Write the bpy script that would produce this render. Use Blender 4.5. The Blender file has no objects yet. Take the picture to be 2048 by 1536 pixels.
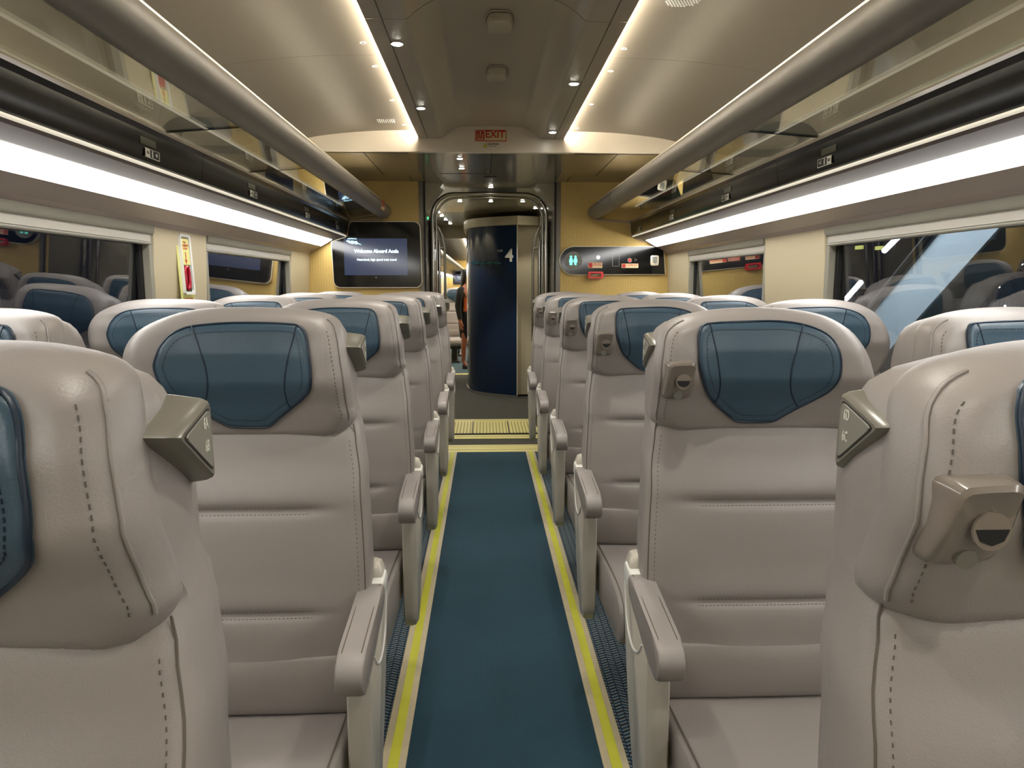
import bpy, bmesh, math, random
from mathutils import Vector, Matrix, noise
random.seed(7)
S = bpy.context.scene; COL = S.collection
# ------------------------------------------------------------------ camera
FPX = 1455.0; CAMX, CAMH = -0.05, 1.36
cam = bpy.data.cameras.new('camera'); cam.sensor_width = 36; cam.lens = 36*FPX/2048
cam.clip_start = .02; cam.clip_end = 200
camo = bpy.data.objects.new('camera', cam); COL.objects.link(camo)
_p = math.atan2(198, FPX); _y = math.atan2(55*math.cos(_p), FPX)
fw = Vector((math.sin(_y)*math.cos(_p), math.cos(_y)*math.cos(_p), -math.sin(_p)))
rt = Vector((math.cos(_y), -math.sin(_y), 0)); up = rt.cross(fw)
camo.matrix_world = Matrix(((rt.x, up.x, -fw.x, CAMX), (rt.y, up.y, -fw.y, 0), (rt.z, up.z, -fw.z, CAMH), (0, 0, 0, 1)))
S.camera = camo
# ------------------------------------------------------------------ world, exposure
w = bpy.data.worlds.new('night'); S.world = w; w.use_nodes = True
w.node_tree.nodes['Background'].inputs[0].default_value = (.004, .005, .010, 1)
w.node_tree.nodes['Background'].inputs[1].default_value = 1.0
S.view_settings.view_transform = 'Standard'; S.view_settings.look = 'None'
S.view_settings.gamma = 1; S.view_settings.use_curve_mapping = False
S.view_settings.exposure = 0.80
STRIP_E, COVE_E, SPOT_E, SPOT_W = 10.0, 70.0, 60.0, 5
EDGE_E = 3.0
# ------------------------------------------------------------------ materials
def srgb(c):
    return tuple(((v/255)/12.92 if v/255 <= .04045 else ((v/255+.055)/1.055)**2.4) for v in c) + (1,)
def mat(name, col, rough=.5, metal=0, emit=None, es=0, bump=0, bscale=300, var=0, vscale=3, coat=0, spec=.5, stretch=None):
    m = bpy.data.materials.new(name); m.use_nodes = True
    nt = m.node_tree; b = nt.nodes['Principled BSDF']
    c = srgb(col) if max(col) > 1 else tuple(col)+(1,)
    b.inputs['Base Color'].default_value = c
    b.inputs['Roughness'].default_value = rough; b.inputs['Metallic'].default_value = metal
    b.inputs['Coat Weight'].default_value = coat; b.inputs['Coat Roughness'].default_value = .1
    b.inputs['Specular IOR Level'].default_value = spec
    if emit:
        b.inputs['Emission Color'].default_value = tuple(emit)+(1,); b.inputs['Emission Strength'].default_value = es
    if bump or var:
        tc = nt.nodes.new('ShaderNodeTexCoord'); src = tc.outputs['Object']
        if stretch:
            mp = nt.nodes.new('ShaderNodeMapping'); mp.inputs['Scale'].default_value = stretch
            nt.links.new(src, mp.inputs['Vector']); src = mp.outputs['Vector']
    if bump:
        n = nt.nodes.new('ShaderNodeTexNoise'); n.inputs['Scale'].default_value = bscale; n.inputs['Detail'].default_value = 3
        nt.links.new(src, n.inputs['Vector'])
        bp = nt.nodes.new('ShaderNodeBump'); bp.inputs['Strength'].default_value = bump; bp.inputs['Distance'].default_value = .002
        nt.links.new(n.outputs['Fac'], bp.inputs['Height']); nt.links.new(bp.outputs['Normal'], b.inputs['Normal'])
    if var:
        n = nt.nodes.new('ShaderNodeTexNoise'); n.inputs['Scale'].default_value = vscale; n.inputs['Detail'].default_value = 5
        nt.links.new(src, n.inputs['Vector'])
        mx = nt.nodes.new('ShaderNodeMix'); mx.data_type = 'RGBA'
        mx.inputs[6].default_value = tuple(v*(1-var) for v in c[:3])+(1,); mx.inputs[7].default_value = tuple(min(1, v*(1+var)) for v in c[:3])+(1,)
        nt.links.new(n.outputs['Fac'], mx.inputs[0]); nt.links.new(mx.outputs[2], b.inputs['Base Color'])
    return m
def emis(name, col, s):
    return mat(name, (.8, .8, .8), .5, emit=col, es=s)
M = {}
M['leather'] = mat('leather_taupe', (144, 137, 133), .42, bump=.18, bscale=420, var=.04, vscale=6)
M['leather_dk'] = mat('leather_seam', (96, 88, 80), .55)
M['stitch'] = mat('stitch_thread', (92, 84, 78), .8)
M['blue'] = mat('leather_blue', (54, 78, 94), .40, bump=.2, bscale=350, var=.05, vscale=8)
M['blue_dk'] = mat('leather_blue_piping', (22, 40, 58), .45)
M['plastic'] = mat('plastic_beige', (186, 180, 168), .32, var=.02)
M['white_plastic'] = mat('plastic_white', (225, 224, 220), .3)
M['hook'] = mat('plastic_taupe_gloss', (122, 113, 104), .22, coat=.4)
M['marker'] = mat('plastic_marker_grey', (112, 108, 98), .30)
M['marker_face'] = mat('plastic_marker_face', (128, 126, 116), .45)
M['dark_plastic'] = mat('plastic_dark', (40, 39, 38), .5)
M['chrome'] = mat('chrome', (.75, .74, .7), .15, 1)
M['steel'] = mat('brushed_steel', (.42, .40, .37), .22, 1, bump=.1, bscale=200, stretch=(8, 8, .4))
M['shell'] = mat('seat_shell', (120, 118, 112), .4)
M['ceil'] = mat('ceiling_satin', (126, 118, 107), .44, metal=.3, bump=.02, bscale=5, var=.03, vscale=2)
M['channel'] = mat('ceiling_channel', (158, 150, 138), .35, var=.03)
M['vault'] = mat('ceiling_vault', (172, 162, 146), .22, var=.03)
M['bulk'] = mat('bulkhead_beige', (222, 211, 194), .3)
M['soffit'] = mat('soffit_brown', (158, 142, 108), .35)
M['soffit_gloss'] = mat('soffit_gloss_grey', (136, 130, 112), .20, coat=.5)
M['tube'] = mat('rack_tube_grey', (116, 110, 101), .45, metal=.15, var=.03)
M['housing'] = mat('housing_taupe', (172, 158, 148), .32, metal=.1, var=.04, vscale=4, stretch=(1, .3, 1))
M['housing_up'] = mat('housing_upper_taupe', (98, 86, 80), .5, var=.04)
M['rack_back'] = mat('rack_back_grey', (140, 142, 136), .45)
M['display_dim'] = mat('display_dim', (58, 58, 44), .3)
M['fascia'] = mat('fascia_black', (13, 12, 11), .26, spec=.4)
M['trimlite'] = mat('trim_champagne', (214, 204, 180), .3, metal=.2)
M['pillar'] = mat('wall_cream', (198, 184, 152), .42, var=.02)
M['cream_dk'] = mat('wall_grey_cream', (150, 146, 132), .42)
M['black'] = mat('black_gloss', (5, 5, 6), .10)
M['black_matte'] = mat('black_matte', (10, 10, 10), .6)
M['motif'] = mat('motif_teal', (60, 120, 122), .5)
M['navy_screen'] = mat('screen_navy', (24, 30, 48), .12, emit=(.016, .022, .042), es=1.0)
M['screen_white'] = emis('screen_text', (.60, .88, 1.0), 1.3)
M['screen_blue'] = emis('screen_logo', (.28, .70, .95), 1.0)
M['red'] = mat('sticker_red', (190, 40, 34), .45)
M['red_gloss'] = mat('plastic_red', (205, 34, 34), .25)
M['crimson'] = mat('handle_crimson', (170, 14, 40), .25)
M['sticker'] = mat('sticker_cream', (236, 206, 160), .5)
M['glow_yellow'] = mat('sticker_pale_yellow', (226, 222, 140), .5)
M['exit_bg'] = mat('sign_cream', (214, 200, 150), .5)
M['ink'] = mat('ink_black', (24, 22, 20), .6)
M['sign_white'] = mat('sign_white', (210, 208, 196), .5)
M['sign_grey'] = mat('sign_grey', (120, 118, 108), .4)
M['cyan_led'] = emis('led_cyan', (.0, .80, .55), 1.3)
M['green_led'] = emis('led_green', (.05, .7, .25), 1.0)
M['strip'] = emis('light_diffuser', (1.0, .985, .95), STRIP_E)
M['edge_led'] = emis('edge_led', (1.0, .90, .68), .30)
M['rack_led'] = emis('rack_led', (1.0, .90, .72), 13)
M['cove'] = emis('cove_led', (1.0, .91, .74), COVE_E)
M['spot'] = emis('downlight_lens', (1.0, .97, .84), SPOT_E)
M['blue_wall'] = mat('toilet_module_blue', (4, 34, 66), .14, coat=.4)
M['col_grey'] = mat('module_cream_grey', (186, 176, 150), .35)
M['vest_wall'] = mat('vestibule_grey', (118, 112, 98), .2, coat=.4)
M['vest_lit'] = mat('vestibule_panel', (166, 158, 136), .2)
M['dark_carpet'] = mat('carpet_charcoal', (62, 60, 52), .95, bump=.5, bscale=260, var=.35, vscale=130)
M['teal_carpet'] = mat('carpet_teal_plain', (52, 74, 80), .95, var=.1)
M['cream_strip'] = mat('strip_worn_cream', (190, 178, 148), .5, var=.16, vscale=22)
M['yellow_strip'] = mat('strip_yellow_green', (196, 196, 62), .5, var=.16, vscale=9)
M['tread'] = mat('tread_yellow', (214, 204, 132), .5, var=.1, vscale=20)
M['grout'] = mat('tread_groove', (160, 148, 92), .6)
M['skin'] = mat('skin_brown', (150, 92, 66), .5)
M['hair'] = mat('hair_black', (14, 11, 10), .5)
M['jacket'] = mat('cloth_black', (12, 12, 14), .8)
M['orange'] = mat('cloth_orange', (226, 110, 46), .7)
M['beam'] = mat('station_beam_pale', (176, 194, 204), .6, var=.12, vscale=2.5, stretch=(1, 1, 1))
M['beam_edge'] = mat('station_beam_edge', (60, 66, 70), .5)
M['streak'] = emis('reflection_white', (.85, .95, 1.0), 6)
M['dot_reflection'] = emis('reflection_dot', (1, .95, .85), 8)
M['yellow_sign'] = emis('lamp_yellow', (.8, .8, .12), .8)
M['red_sign'] = emis('lamp_red', (.9, .15, .05), .8)
M['purple'] = emis('lamp_violet', (.4, .3, .9), 2)

def fabric_wall():
    m = mat('wall_covering_ochre', (176, 146, 78), .6)
    nt = m.node_tree; b = nt.nodes['Principled BSDF']
    tc = nt.nodes.new('ShaderNodeTexCoord')
    w1 = nt.nodes.new('ShaderNodeTexWave'); w1.bands_direction = 'X'; w1.inputs['Scale'].default_value = 14; w1.inputs['Distortion'].default_value = 3; w1.inputs['Detail Scale'].default_value = 6
    n = nt.nodes.new('ShaderNodeTexNoise'); n.inputs['Scale'].default_value = 90
    nt.links.new(tc.outputs['Object'], w1.inputs['Vector']); nt.links.new(tc.outputs['Object'], n.inputs['Vector'])
    a = nt.nodes.new('ShaderNodeMath'); a.operation = 'MULTIPLY_ADD'; a.inputs[1].default_value = .3
    nt.links.new(w1.outputs['Fac'], a.inputs[0]); nt.links.new(n.outputs['Fac'], a.inputs[2])
    mx = nt.nodes.new('ShaderNodeMix'); mx.data_type = 'RGBA'
    mx.inputs[6].default_value = srgb((176, 146, 76)); mx.inputs[7].default_value = srgb((206, 176, 104))
    nt.links.new(a.outputs[0], mx.inputs[0]); nt.links.new(mx.outputs[2], b.inputs['Base Color'])
    return m
M['ochre'] = fabric_wall()

def mnode(nt, op, a, b=None, c=None):
    n = nt.nodes.new('ShaderNodeMath'); n.operation = op
    for i, v in enumerate((a, b, c)):
        if v is None: continue
        if isinstance(v, (int, float)): n.inputs[i].default_value = v
        else: nt.links.new(v, n.inputs[i])
    return n.outputs[0]
def herringbone():
    m = mat('carpet_herringbone', (20, 30, 50), .95)
    nt = m.node_tree; b = nt.nodes['Principled BSDF']
    tc = nt.nodes.new('ShaderNodeTexCoord'); sp = nt.nodes.new('ShaderNodeSeparateXYZ'); nt.links.new(tc.outputs['Object'], sp.inputs[0])
    X, Y = sp.outputs[0], sp.outputs[1]
    u = mnode(nt, 'DIVIDE', X, .026); fl = mnode(nt, 'FLOOR', u); fr = mnode(nt, 'SUBTRACT', u, fl)
    par = mnode(nt, 'MODULO', mnode(nt, 'ADD', fl, 1000), 2)
    sgn = mnode(nt, 'MULTIPLY_ADD', par, 2, -1)
    sk = mnode(nt, 'MULTIPLY', mnode(nt, 'MULTIPLY', sgn, fr), .013)
    v = mnode(nt, 'DIVIDE', mnode(nt, 'ADD', Y, sk), .017)
    fv = mnode(nt, 'FRACT', v)
    st = mnode(nt, 'LESS_THAN', fv, .45)
    gap = mnode(nt, 'GREATER_THAN', fr, .14)
    msk = mnode(nt, 'MULTIPLY', st, gap)
    # teal / navy alternation between columns
    tone = mnode(nt, 'MODULO', mnode(nt, 'FLOOR', mnode(nt, 'ADD', v, 1000)), 2)
    base = nt.nodes.new('ShaderNodeMix'); base.data_type = 'RGBA'; nt.links.new(tone, base.inputs[0])
    base.inputs[6].default_value = srgb((10, 18, 40)); base.inputs[7].default_value = srgb((8, 50, 76))
    mx = nt.nodes.new('ShaderNodeMix'); mx.data_type = 'RGBA'; nt.links.new(msk, mx.inputs[0])
    nt.links.new(base.outputs[2], mx.inputs[6]); mx.inputs[7].default_value = srgb((112, 124, 122))
    nt.links.new(mx.outputs[2], b.inputs['Base Color'])
    return m
M['herring'] = herringbone()
def runner():
    m = mat('carpet_runner_teal', (18, 52, 74), .9)
    nt = m.node_tree; b = nt.nodes['Principled BSDF']
    tc = nt.nodes.new('ShaderNodeTexCoord')
    sp = nt.nodes.new('ShaderNodeSeparateXYZ'); nt.links.new(tc.outputs['Object'], sp.inputs[0])
    a = mnode(nt, 'MULTIPLY', mnode(nt, 'ADD', sp.outputs[0], sp.outputs[1]), 1/.0078)
    c = mnode(nt, 'MULTIPLY', mnode(nt, 'SUBTRACT', sp.outputs[0], sp.outputs[1]), 1/.0078)
    da = mnode(nt, 'ABSOLUTE', mnode(nt, 'SUBTRACT', mnode(nt, 'FRACT', a), .5))
    dc = mnode(nt, 'ABSOLUTE', mnode(nt, 'SUBTRACT', mnode(nt, 'FRACT', c), .5))
    d = mnode(nt, 'SQRT', mnode(nt, 'ADD', mnode(nt, 'MULTIPLY', da, da), mnode(nt, 'MULTIPLY', dc, dc)))
    dot = mnode(nt, 'LESS_THAN', d, .27)
    n = nt.nodes.new('ShaderNodeTexNoise'); n.inputs['Scale'].default_value = 3; n.inputs['Detail'].default_value = 4
    nt.links.new(tc.outputs['Object'], n.inputs['Vector'])
    f = mnode(nt, 'MULTIPLY', dot, mnode(nt, 'MULTIPLY_ADD', n.outputs['Fac'], .8, .35))
    mx = nt.nodes.new('ShaderNodeMix'); mx.data_type = 'RGBA'; nt.links.new(f, mx.inputs[0])
    mx.inputs[6].default_value = srgb((5, 36, 54)); mx.inputs[7].default_value = srgb((58, 108, 122))
    nt.links.new(mx.outputs[2], b.inputs['Base Color'])
    return m
M['runner'] = runner()
def glassmat(name, tint, ior=1.5, trans=1.0, rough=0.0, boost=1.0):
    """thin sheet glass: clear tinted transmission plus fresnel mirror"""
    m = bpy.data.materials.new(name); m.use_nodes = True; nt = m.node_tree; nt.nodes.clear()
    o = nt.nodes.new('ShaderNodeOutputMaterial'); t = nt.nodes.new('ShaderNodeBsdfTransparent'); t.inputs[0].default_value = tuple(tint)+(1,)
    g = nt.nodes.new('ShaderNodeBsdfGlossy'); g.inputs['Roughness'].default_value = rough; g.inputs[0].default_value = (1, 1, 1, 1)
    ge = nt.nodes.new('ShaderNodeNewGeometry'); vd = nt.nodes.new('ShaderNodeVectorMath'); vd.operation = 'DOT_PRODUCT'
    nt.links.new(ge.outputs['Incoming'], vd.inputs[0]); nt.links.new(ge.outputs['Normal'], vd.inputs[1])
    c1 = mnode(nt, 'SUBTRACT', 1.0, mnode(nt, 'ABSOLUTE', vd.outputs['Value']))
    k = mnode(nt, 'MINIMUM', mnode(nt, 'MULTIPLY', mnode(nt, 'MULTIPLY_ADD', mnode(nt, 'POWER', c1, 5.0), .96, .04), boost), 1.0)
    mx = nt.nodes.new('ShaderNodeMixShader'); nt.links.new(k, mx.inputs[0]); nt.links.new(t.outputs[0], mx.inputs[1]); nt.links.new(g.outputs[0], mx.inputs[2])
    nt.links.new(mx.outputs[0], o.inputs[0]); return m
M['window_glass'] = glassmat('window_glass', (.72, .75, .78), 1.5, boost=2.6)
M['rack_glass'] = glassmat('rack_glass', (.86, .87, .82), 1.5, boost=.8)
M['clear'] = glassmat('clear_cover', (.9, .9, .9), 1.45)

# ------------------------------------------------------------------ mesh helpers
def link(name, bm, m, parent=None, smooth=None, loc=(0, 0, 0), rot=None):
    me = bpy.data.meshes.new(name); bmesh.ops.recalc_face_normals(bm, faces=bm.faces) if not getattr(bm, 'norecalc', False) else None
    bm.to_mesh(me); bm.free()
    if isinstance(m, (list, tuple)):
        for x in m: me.materials.append(M[x])
    else: me.materials.append(M[m])
    if smooth:
        me.shade_smooth(); me.set_sharp_from_angle(angle=math.radians(smooth))
    o = bpy.data.objects.new(name, me); COL.objects.link(o); o.location = loc
    if rot: o.rotation_euler = rot
    if parent: o.parent = parent
    return o
def tag(o, label, cat, group=None, kind=None):
    o['label'] = label; o['category'] = cat
    if group: o['group'] = group
    if kind: o['kind'] = kind
    return o
def thing(name, label, cat, loc=(0, 0, 0), group=None):
    o = bpy.data.objects.new(name, None); COL.objects.link(o); o.location = loc; o.empty_display_size = .1
    return tag(o, label, cat, group)
def structure(o): o['kind'] = 'structure'; return o
def sempty(name, loc=(0, 0, 0)):
    o = bpy.data.objects.new(name, None); COL.objects.link(o); o.location = loc; return structure(o)
def box(bm, x0, x1, y0, y1, z0, z1, bev=0, seg=2, mi=0):
    vs = [bm.verts.new(p) for p in ((x0, y0, z0), (x1, y0, z0), (x1, y1, z0), (x0, y1, z0), (x0, y0, z1), (x1, y0, z1), (x1, y1, z1), (x0, y1, z1))]
    fs = [bm.faces.new([vs[i] for i in f]) for f in ((0, 3, 2, 1), (4, 5, 6, 7), (0, 1, 5, 4), (1, 2, 6, 5), (2, 3, 7, 6), (3, 0, 4, 7))]
    for f in fs: f.material_index = mi
    if bev:
        bmesh.ops.bevel(bm, geom=list({e for f in fs for e in f.edges}), offset=bev, segments=seg, profile=.5, affect='EDGES')
def prism(bm, poly, axis, a, b, bev=0, seg=2, mi=0):
    """poly: 2D points in the plane perpendicular to axis; x:(y,z) y:(x,z) z:(x,y)"""
    def P(q, t):
        return (t, q[0], q[1]) if axis == 'x' else ((q[0], t, q[1]) if axis == 'y' else (q[0], q[1], t))
    A = [bm.verts.new(P(q, a)) for q in poly]; B = [bm.verts.new(P(q, b)) for q in poly]
    n = len(poly); fs = [bm.faces.new(A), bm.faces.new(B[::-1])]
    cap = list(fs)
    for i in range(n): fs.append(bm.faces.new((A[i], B[i], B[(i+1) % n], A[(i+1) % n])))
    for f in fs: f.material_index = mi
    if bev:
        bmesh.ops.bevel(bm, geom=list({e for f in cap for e in f.edges}), offset=bev, segments=seg, profile=.5, affect='EDGES')
def tube(bm, pts, r, n=8, cap=True, closed=False, mi=0):
    pts = [Vector(p) for p in pts]; rings = []
    m = len(pts); pn = None
    for i, p in enumerate(pts):
        if closed: t = pts[(i+1) % m]-pts[i-1]
        else: t = pts[min(i+1, m-1)]-pts[max(i-1, 0)]
        t.normalize()
        if pn is None:
            a = Vector((0, 0, 1)) if abs(t.z) < .9 else Vector((1, 0, 0))
            nn = t.cross(a).normalized()
        else:
            nn = (pn-t*pn.dot(t)).normalized()
        pn = nn; bb = t.cross(nn)
        rr = r[i] if isinstance(r, (list, tuple)) else r
        rings.append([bm.verts.new(p+nn*(rr*math.cos(2*math.pi*k/n))+bb*(rr*math.sin(2*math.pi*k/n))) for k in range(n)])
    for i in range(m if closed else m-1):
        a, b = rings[i], rings[(i+1) % m]
        for k in range(n):
            f = bm.faces.new((a[k], a[(k+1) % n], b[(k+1) % n], b[k])); f.material_index = mi
    if cap and not closed:
        bm.faces.new(rings[0][::-1]).material_index = mi; bm.faces.new(rings[-1]).material_index = mi
def loft(bm, loops, cap=True):
    rs = [[bm.verts.new(p) for p in l] for l in loops]; n = len(rs[0])
    for a, b in zip(rs, rs[1:]):
        for k in range(n): bm.faces.new((a[k], a[(k+1) % n], b[(k+1) % n], b[k]))
    if cap: bm.faces.new(rs[0][::-1]); bm.faces.new(rs[-1])
def disc(bm, c, r, axis, h, n=20, mi=0):
    """short cylinder centred c, extends h along axis vector"""
    ax = Vector(axis).normalized(); a = Vector((0, 0, 1)) if abs(ax.z) < .9 else Vector((1, 0, 0))
    u = ax.cross(a).normalized(); v = ax.cross(u); c = Vector(c)
    A = [bm.verts.new(c+u*(r*math.cos(2*math.pi*k/n))+v*(r*math.sin(2*math.pi*k/n))) for k in range(n)]
    B = [bm.verts.new(q.co+ax*h) for q in A]
    fs = [bm.faces.new(A[::-1]), bm.faces.new(B)]+[bm.faces.new((A[i], A[(i+1) % n], B[(i+1) % n], B[i])) for i in range(n)]
    for f in fs: f.material_index = mi
def smooth_curve(pts, closed=False, k=6):
    """catmull-rom"""
    P = [Vector(p) for p in pts]; n = len(P); out = []
    rng = range(n) if closed else range(n-1)
    for i in rng:
        p0 = P[i-1] if (closed or i > 0) else P[0]; p1 = P[i]; p2 = P[(i+1) % n]; p3 = P[(i+2) % n] if (closed or i+2 < n) else P[-1]
        for j in range(k):
            t = j/k
            out.append(.5*((2*p1)+(p2-p0)*t+(2*p0-5*p1+4*p2-p3)*t*t+(3*p1-3*p2+p3-p0)*t**3))
    if not closed: out.append(P[-1])
    return out
def interp(tab, x):
    if x <= tab[0][0]: return tab[0][1]
    for (a, u), (b, v) in zip(tab, tab[1:]):
        if x <= b:
            t = (x-a)/(b-a); t = t*t*(3-2*t)*.5+t*.5
            return u+(v-u)*t
    return tab[-1][1]
def rrect(x0, x1, z0, z1, r, n=5):
    out = []
    for cx, cz, a in ((x1-r, z1-r, 0), (x0+r, z1-r, 90), (x0+r, z0+r, 180), (x1-r, z0+r, 270)):
        for k in range(n+1):
            t = math.radians(a+90*k/n); out.append((cx+r*math.cos(t), cz+r*math.sin(t)))
    return out
_txt = {}
def text(s, size, m, parent=None, loc=(0, 0, 0), rot=(math.pi/2, 0, 0), name='lettering', bold=0, align='CENTER', depth=.0006, sx=1.0):
    key = (s, size, bold, align, depth, m, sx)
    if key not in _txt:
        c = bpy.data.curves.new('t', 'FONT'); c.body = s; c.size = size; c.offset = bold; c.extrude = depth
        c.align_x = align; c.align_y = 'CENTER'; c.resolution_u = 3
        o = bpy.data.objects.new('t', c); COL.objects.link(o); bpy.context.view_layer.update()
        me = bpy.data.meshes.new_from_object(o.evaluated_get(bpy.context.evaluated_depsgraph_get()))
        bpy.data.objects.remove(o); bpy.data.curves.remove(c)
        for v in me.vertices: v.co.x *= sx
        me.materials.clear(); me.materials.append(M[m]); me.name = name; _txt[key] = me
    o = bpy.data.objects.new(name, _txt[key]); COL.objects.link(o); o.location = loc; o.rotation_euler = rot
    if parent: o.parent = parent
    return o
def dup(o, parent=None):
    c = o.copy(); COL.objects.link(c)
    if parent: c.parent = parent
    for ch in list(o.children):
        dup(ch, c)
    return c
# ------------------------------------------------------------------ setting
YW = 6.30       # end wall
YF = 4.95       # bulkhead face
YB = -2.6       # rear of what is built
bm = bmesh.new(); box(bm, -1.62, 1.62, YB, 6.0, -.05, 0); f = structure(link('floor', bm, 'herring'))
bm = bmesh.new(); box(bm, -.2805, .2805, YB, 5.835, 0, .004); rn = link('aisle_runner', bm, 'runner'); tag(rn, 'dark teal dotted carpet runner along the aisle between the yellow edge strips', 'carpet')
for s, nm in ((-1, 'left'), (1, 'right')):
    t = thing('edge_strip', 'worn cream and yellow floor strip along the %s edge of the teal aisle runner' % nm, 'floor strip', (s*.318, 2, 0), 'aisle edge strips')
    bm = bmesh.new(); box(bm, -.037, .037, YB-2, 5.84-2, 0.0005, .006, .0015, 1); link('border', bm, 'cream_strip', t)
    bm = bmesh.new(); a, b = (-.014, .016); box(bm, a, b, YB-2, 5.84-2, .006, .0075); link('centre_band', bm, 'yellow_strip', t)
# threshold region
bm = bmesh.new(); box(bm, -.78, .78, 6.0, 11.15, -.05, -.001); structure(link('floor_vestibule', bm, 'dark_carpet'))
def crossstrip(y0, y1, lab, x=.60, m='tread', z=.006):
    t = thing('threshold_strip', lab, 'floor strip', (0, (y0+y1)/2, 0), 'threshold strips')
    h = (y1-y0)/2
    bm = bmesh.new(); box(bm, -x, x, -h, h, 0, z, .002, 1); link('plate', bm, m, t)
    bm = bmesh.new(); box(bm, -x, x, -h*.12, h*.12, z, z+.0008); link('groove', bm, 'grout', t)
crossstrip(5.84, 5.99, 'pale yellow floor strip across the end of the teal runner', .40)
crossstrip(6.0, 6.10, 'pale yellow floor strip on the near side of the narrow dark carpet band', .53)
crossstrip(6.36, 6.52, 'pale yellow floor strip just in front of the ribbed yellow bridge plate', .53)
crossstrip(7.16, 7.30, 'pale yellow floor strip where the charcoal vestibule carpet begins', .53)
crossstrip(11.05, 11.2, 'pale yellow floor strip at the far end of the charcoal vestibule carpet', .70)
t = thing('bridge_plate', 'ribbed pale yellow gangway bridge plate across the doorway floor', 'floor plate', (0, 6.84, 0))
bm = bmesh.new(); box(bm, -.485, .485, -.29, .29, 0, .012, .004, 1); link('plate', bm, 'tread', t)
bm = bmesh.new()
for k in range(31):
    x = -.472+k*.0307
    box(bm, x, x+.010, -.27, .27, .012, .016)
link('ribs', bm, 'grout', t)
bm = bmesh.new()
for x in (-.17, .17): box(bm, x-.004, x+.004, -.29, .29, .012, .018)
box(bm, -.485, .485, -.315, -.29, 0, .016)
link('hinge_bars', bm, 'dark_plastic', t)

# side walls with windows
def side(s, nm, pillars, wins):
    X = lambda v: s*v
    bm = bmesh.new()
    box(bm, min(X(1.56), X(1.64)), max(X(1.56), X(1.64)), YB, YW, 0, .86)
    for y0, y1 in pillars:
        poly = [(X(1.522), 1.655), (X(1.556), .86), (X(1.64), .86), (X(1.64), 1.655)]
        prism(bm, poly, 'y', y0, y1, .004, 1)
    structure(link('wall_'+nm, bm, 'pillar'))
    # header above the windows with the sloping underside of the light cove
    bm = bmesh.new()
    poly = [(X(1.414), 1.682), (X(1.505), 1.640), (X(1.522), 1.618), (X(1.64), 1.618), (X(1.64), 1.74), (X(1.44), 1.74)]
    prism(bm, poly, 'y', YB, YW); structure(link('trim_%d' % (1 if s < 0 else 2), bm, 'housing'))
    # sill
    bm = bmesh.new(); prism(bm, [(X(1.52), .84), (X(1.52), .872), (X(1.60), .88), (X(1.60), .84)], 'y', YB, YW, .004, 1)
    structure(link('trim_%d' % (3 if s < 0 else 4), bm, 'plastic'))
    for k, (y0, y1) in enumerate(wins):
        wname = 'window_%d' % (k+1 if s < 0 else k+3)
        we = sempty(wname, (X(1.585), (y0+y1)/2, .86)); hy = (y1-y0)/2
        bm = bmesh.new(); prism(bm, [(X(.028), .0), (X(-.014), .76), (X(-.008), .76), (X(.034), 0)], 'y', -hy, hy); link('pane', bm, 'window_glass', we)
        # silver surround: uprights and black rubber
        bm = bmesh.new()
        for sy in (-1, 1):
            yy = sy*(hy-.018)
            prism(bm, [(X(-.050), yy-.018), (X(-.050), yy+.018), (X(-.004), yy+.018), (X(-.004), yy-.018)], 'z', 0, .74, .004, 1)
        link('window_frame', bm, 'cream_dk', we)
        bm = bmesh.new()
        for sy in (-1, 1):
            yy = sy*(hy-.052)
            box(bm, min(X(-.02), X(-.004)), max(X(-.02), X(-.004)), yy-.016, yy+.016, 0, .74)
        link('rubber_seal', bm, 'black_matte', we)
        # blind cassette and rolled blind bar
        bm = bmesh.new()
        prism(bm, [(X(-.068), .762), (X(-.068), .735), (X(-.060), .725), (X(-.02), .725), (X(-.02), .762)], 'y', -hy+.01, hy-.01, .003, 1)
        link('blind_cassette', bm, 'cream_dk', we, 40)
        bm = bmesh.new()
        prism(bm, [(X(-.052), .725), (X(-.054), .690), (X(-.030), .688), (X(-.03), .725)], 'y', -hy+.02, hy-.02, .003, 1)
        link('blind_fabric', bm, 'plastic', we)
        bm = bmesh.new(); tube(bm, [(X(-.044), -hy+.01, .684), (X(-.044), hy-.01, .684)], .009, 10); link('blind_bar', bm, 'cream_dk', we, 60)
side(-1, 'left', [(3.37, 3.99), (5.70, YW), (YB, -.3)], [(-.3, 3.37), (3.99, 5.70)])
side(1, 'right', [(3.375, 4.10), (5.66, YW), (YB, -.3)], [(-.3, 3.375), (4.10, 5.66)])
# vertical dark joints beside pillars
for s, ys in ((-1, (3.215, 3.835)), (1, (3.355, 4.065))):
    pass

# end wall panels (ochre), rear wall
for s, k in ((-1, 1), (1, 2)):
    bm = bmesh.new(); box(bm, min(s*.555, s*1.64), max(s*.555, s*1.64), YW, YW+.05, 0, 2.34)
    structure(link('wall_end_left' if s < 0 else 'wall_end_right', bm, 'ochre'))
bm = bmesh.new(); box(bm, -1.64, 1.64, YB-.05, YB, 0, 2.5); structure(link('wall_rear', bm, 'pillar'))
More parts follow.
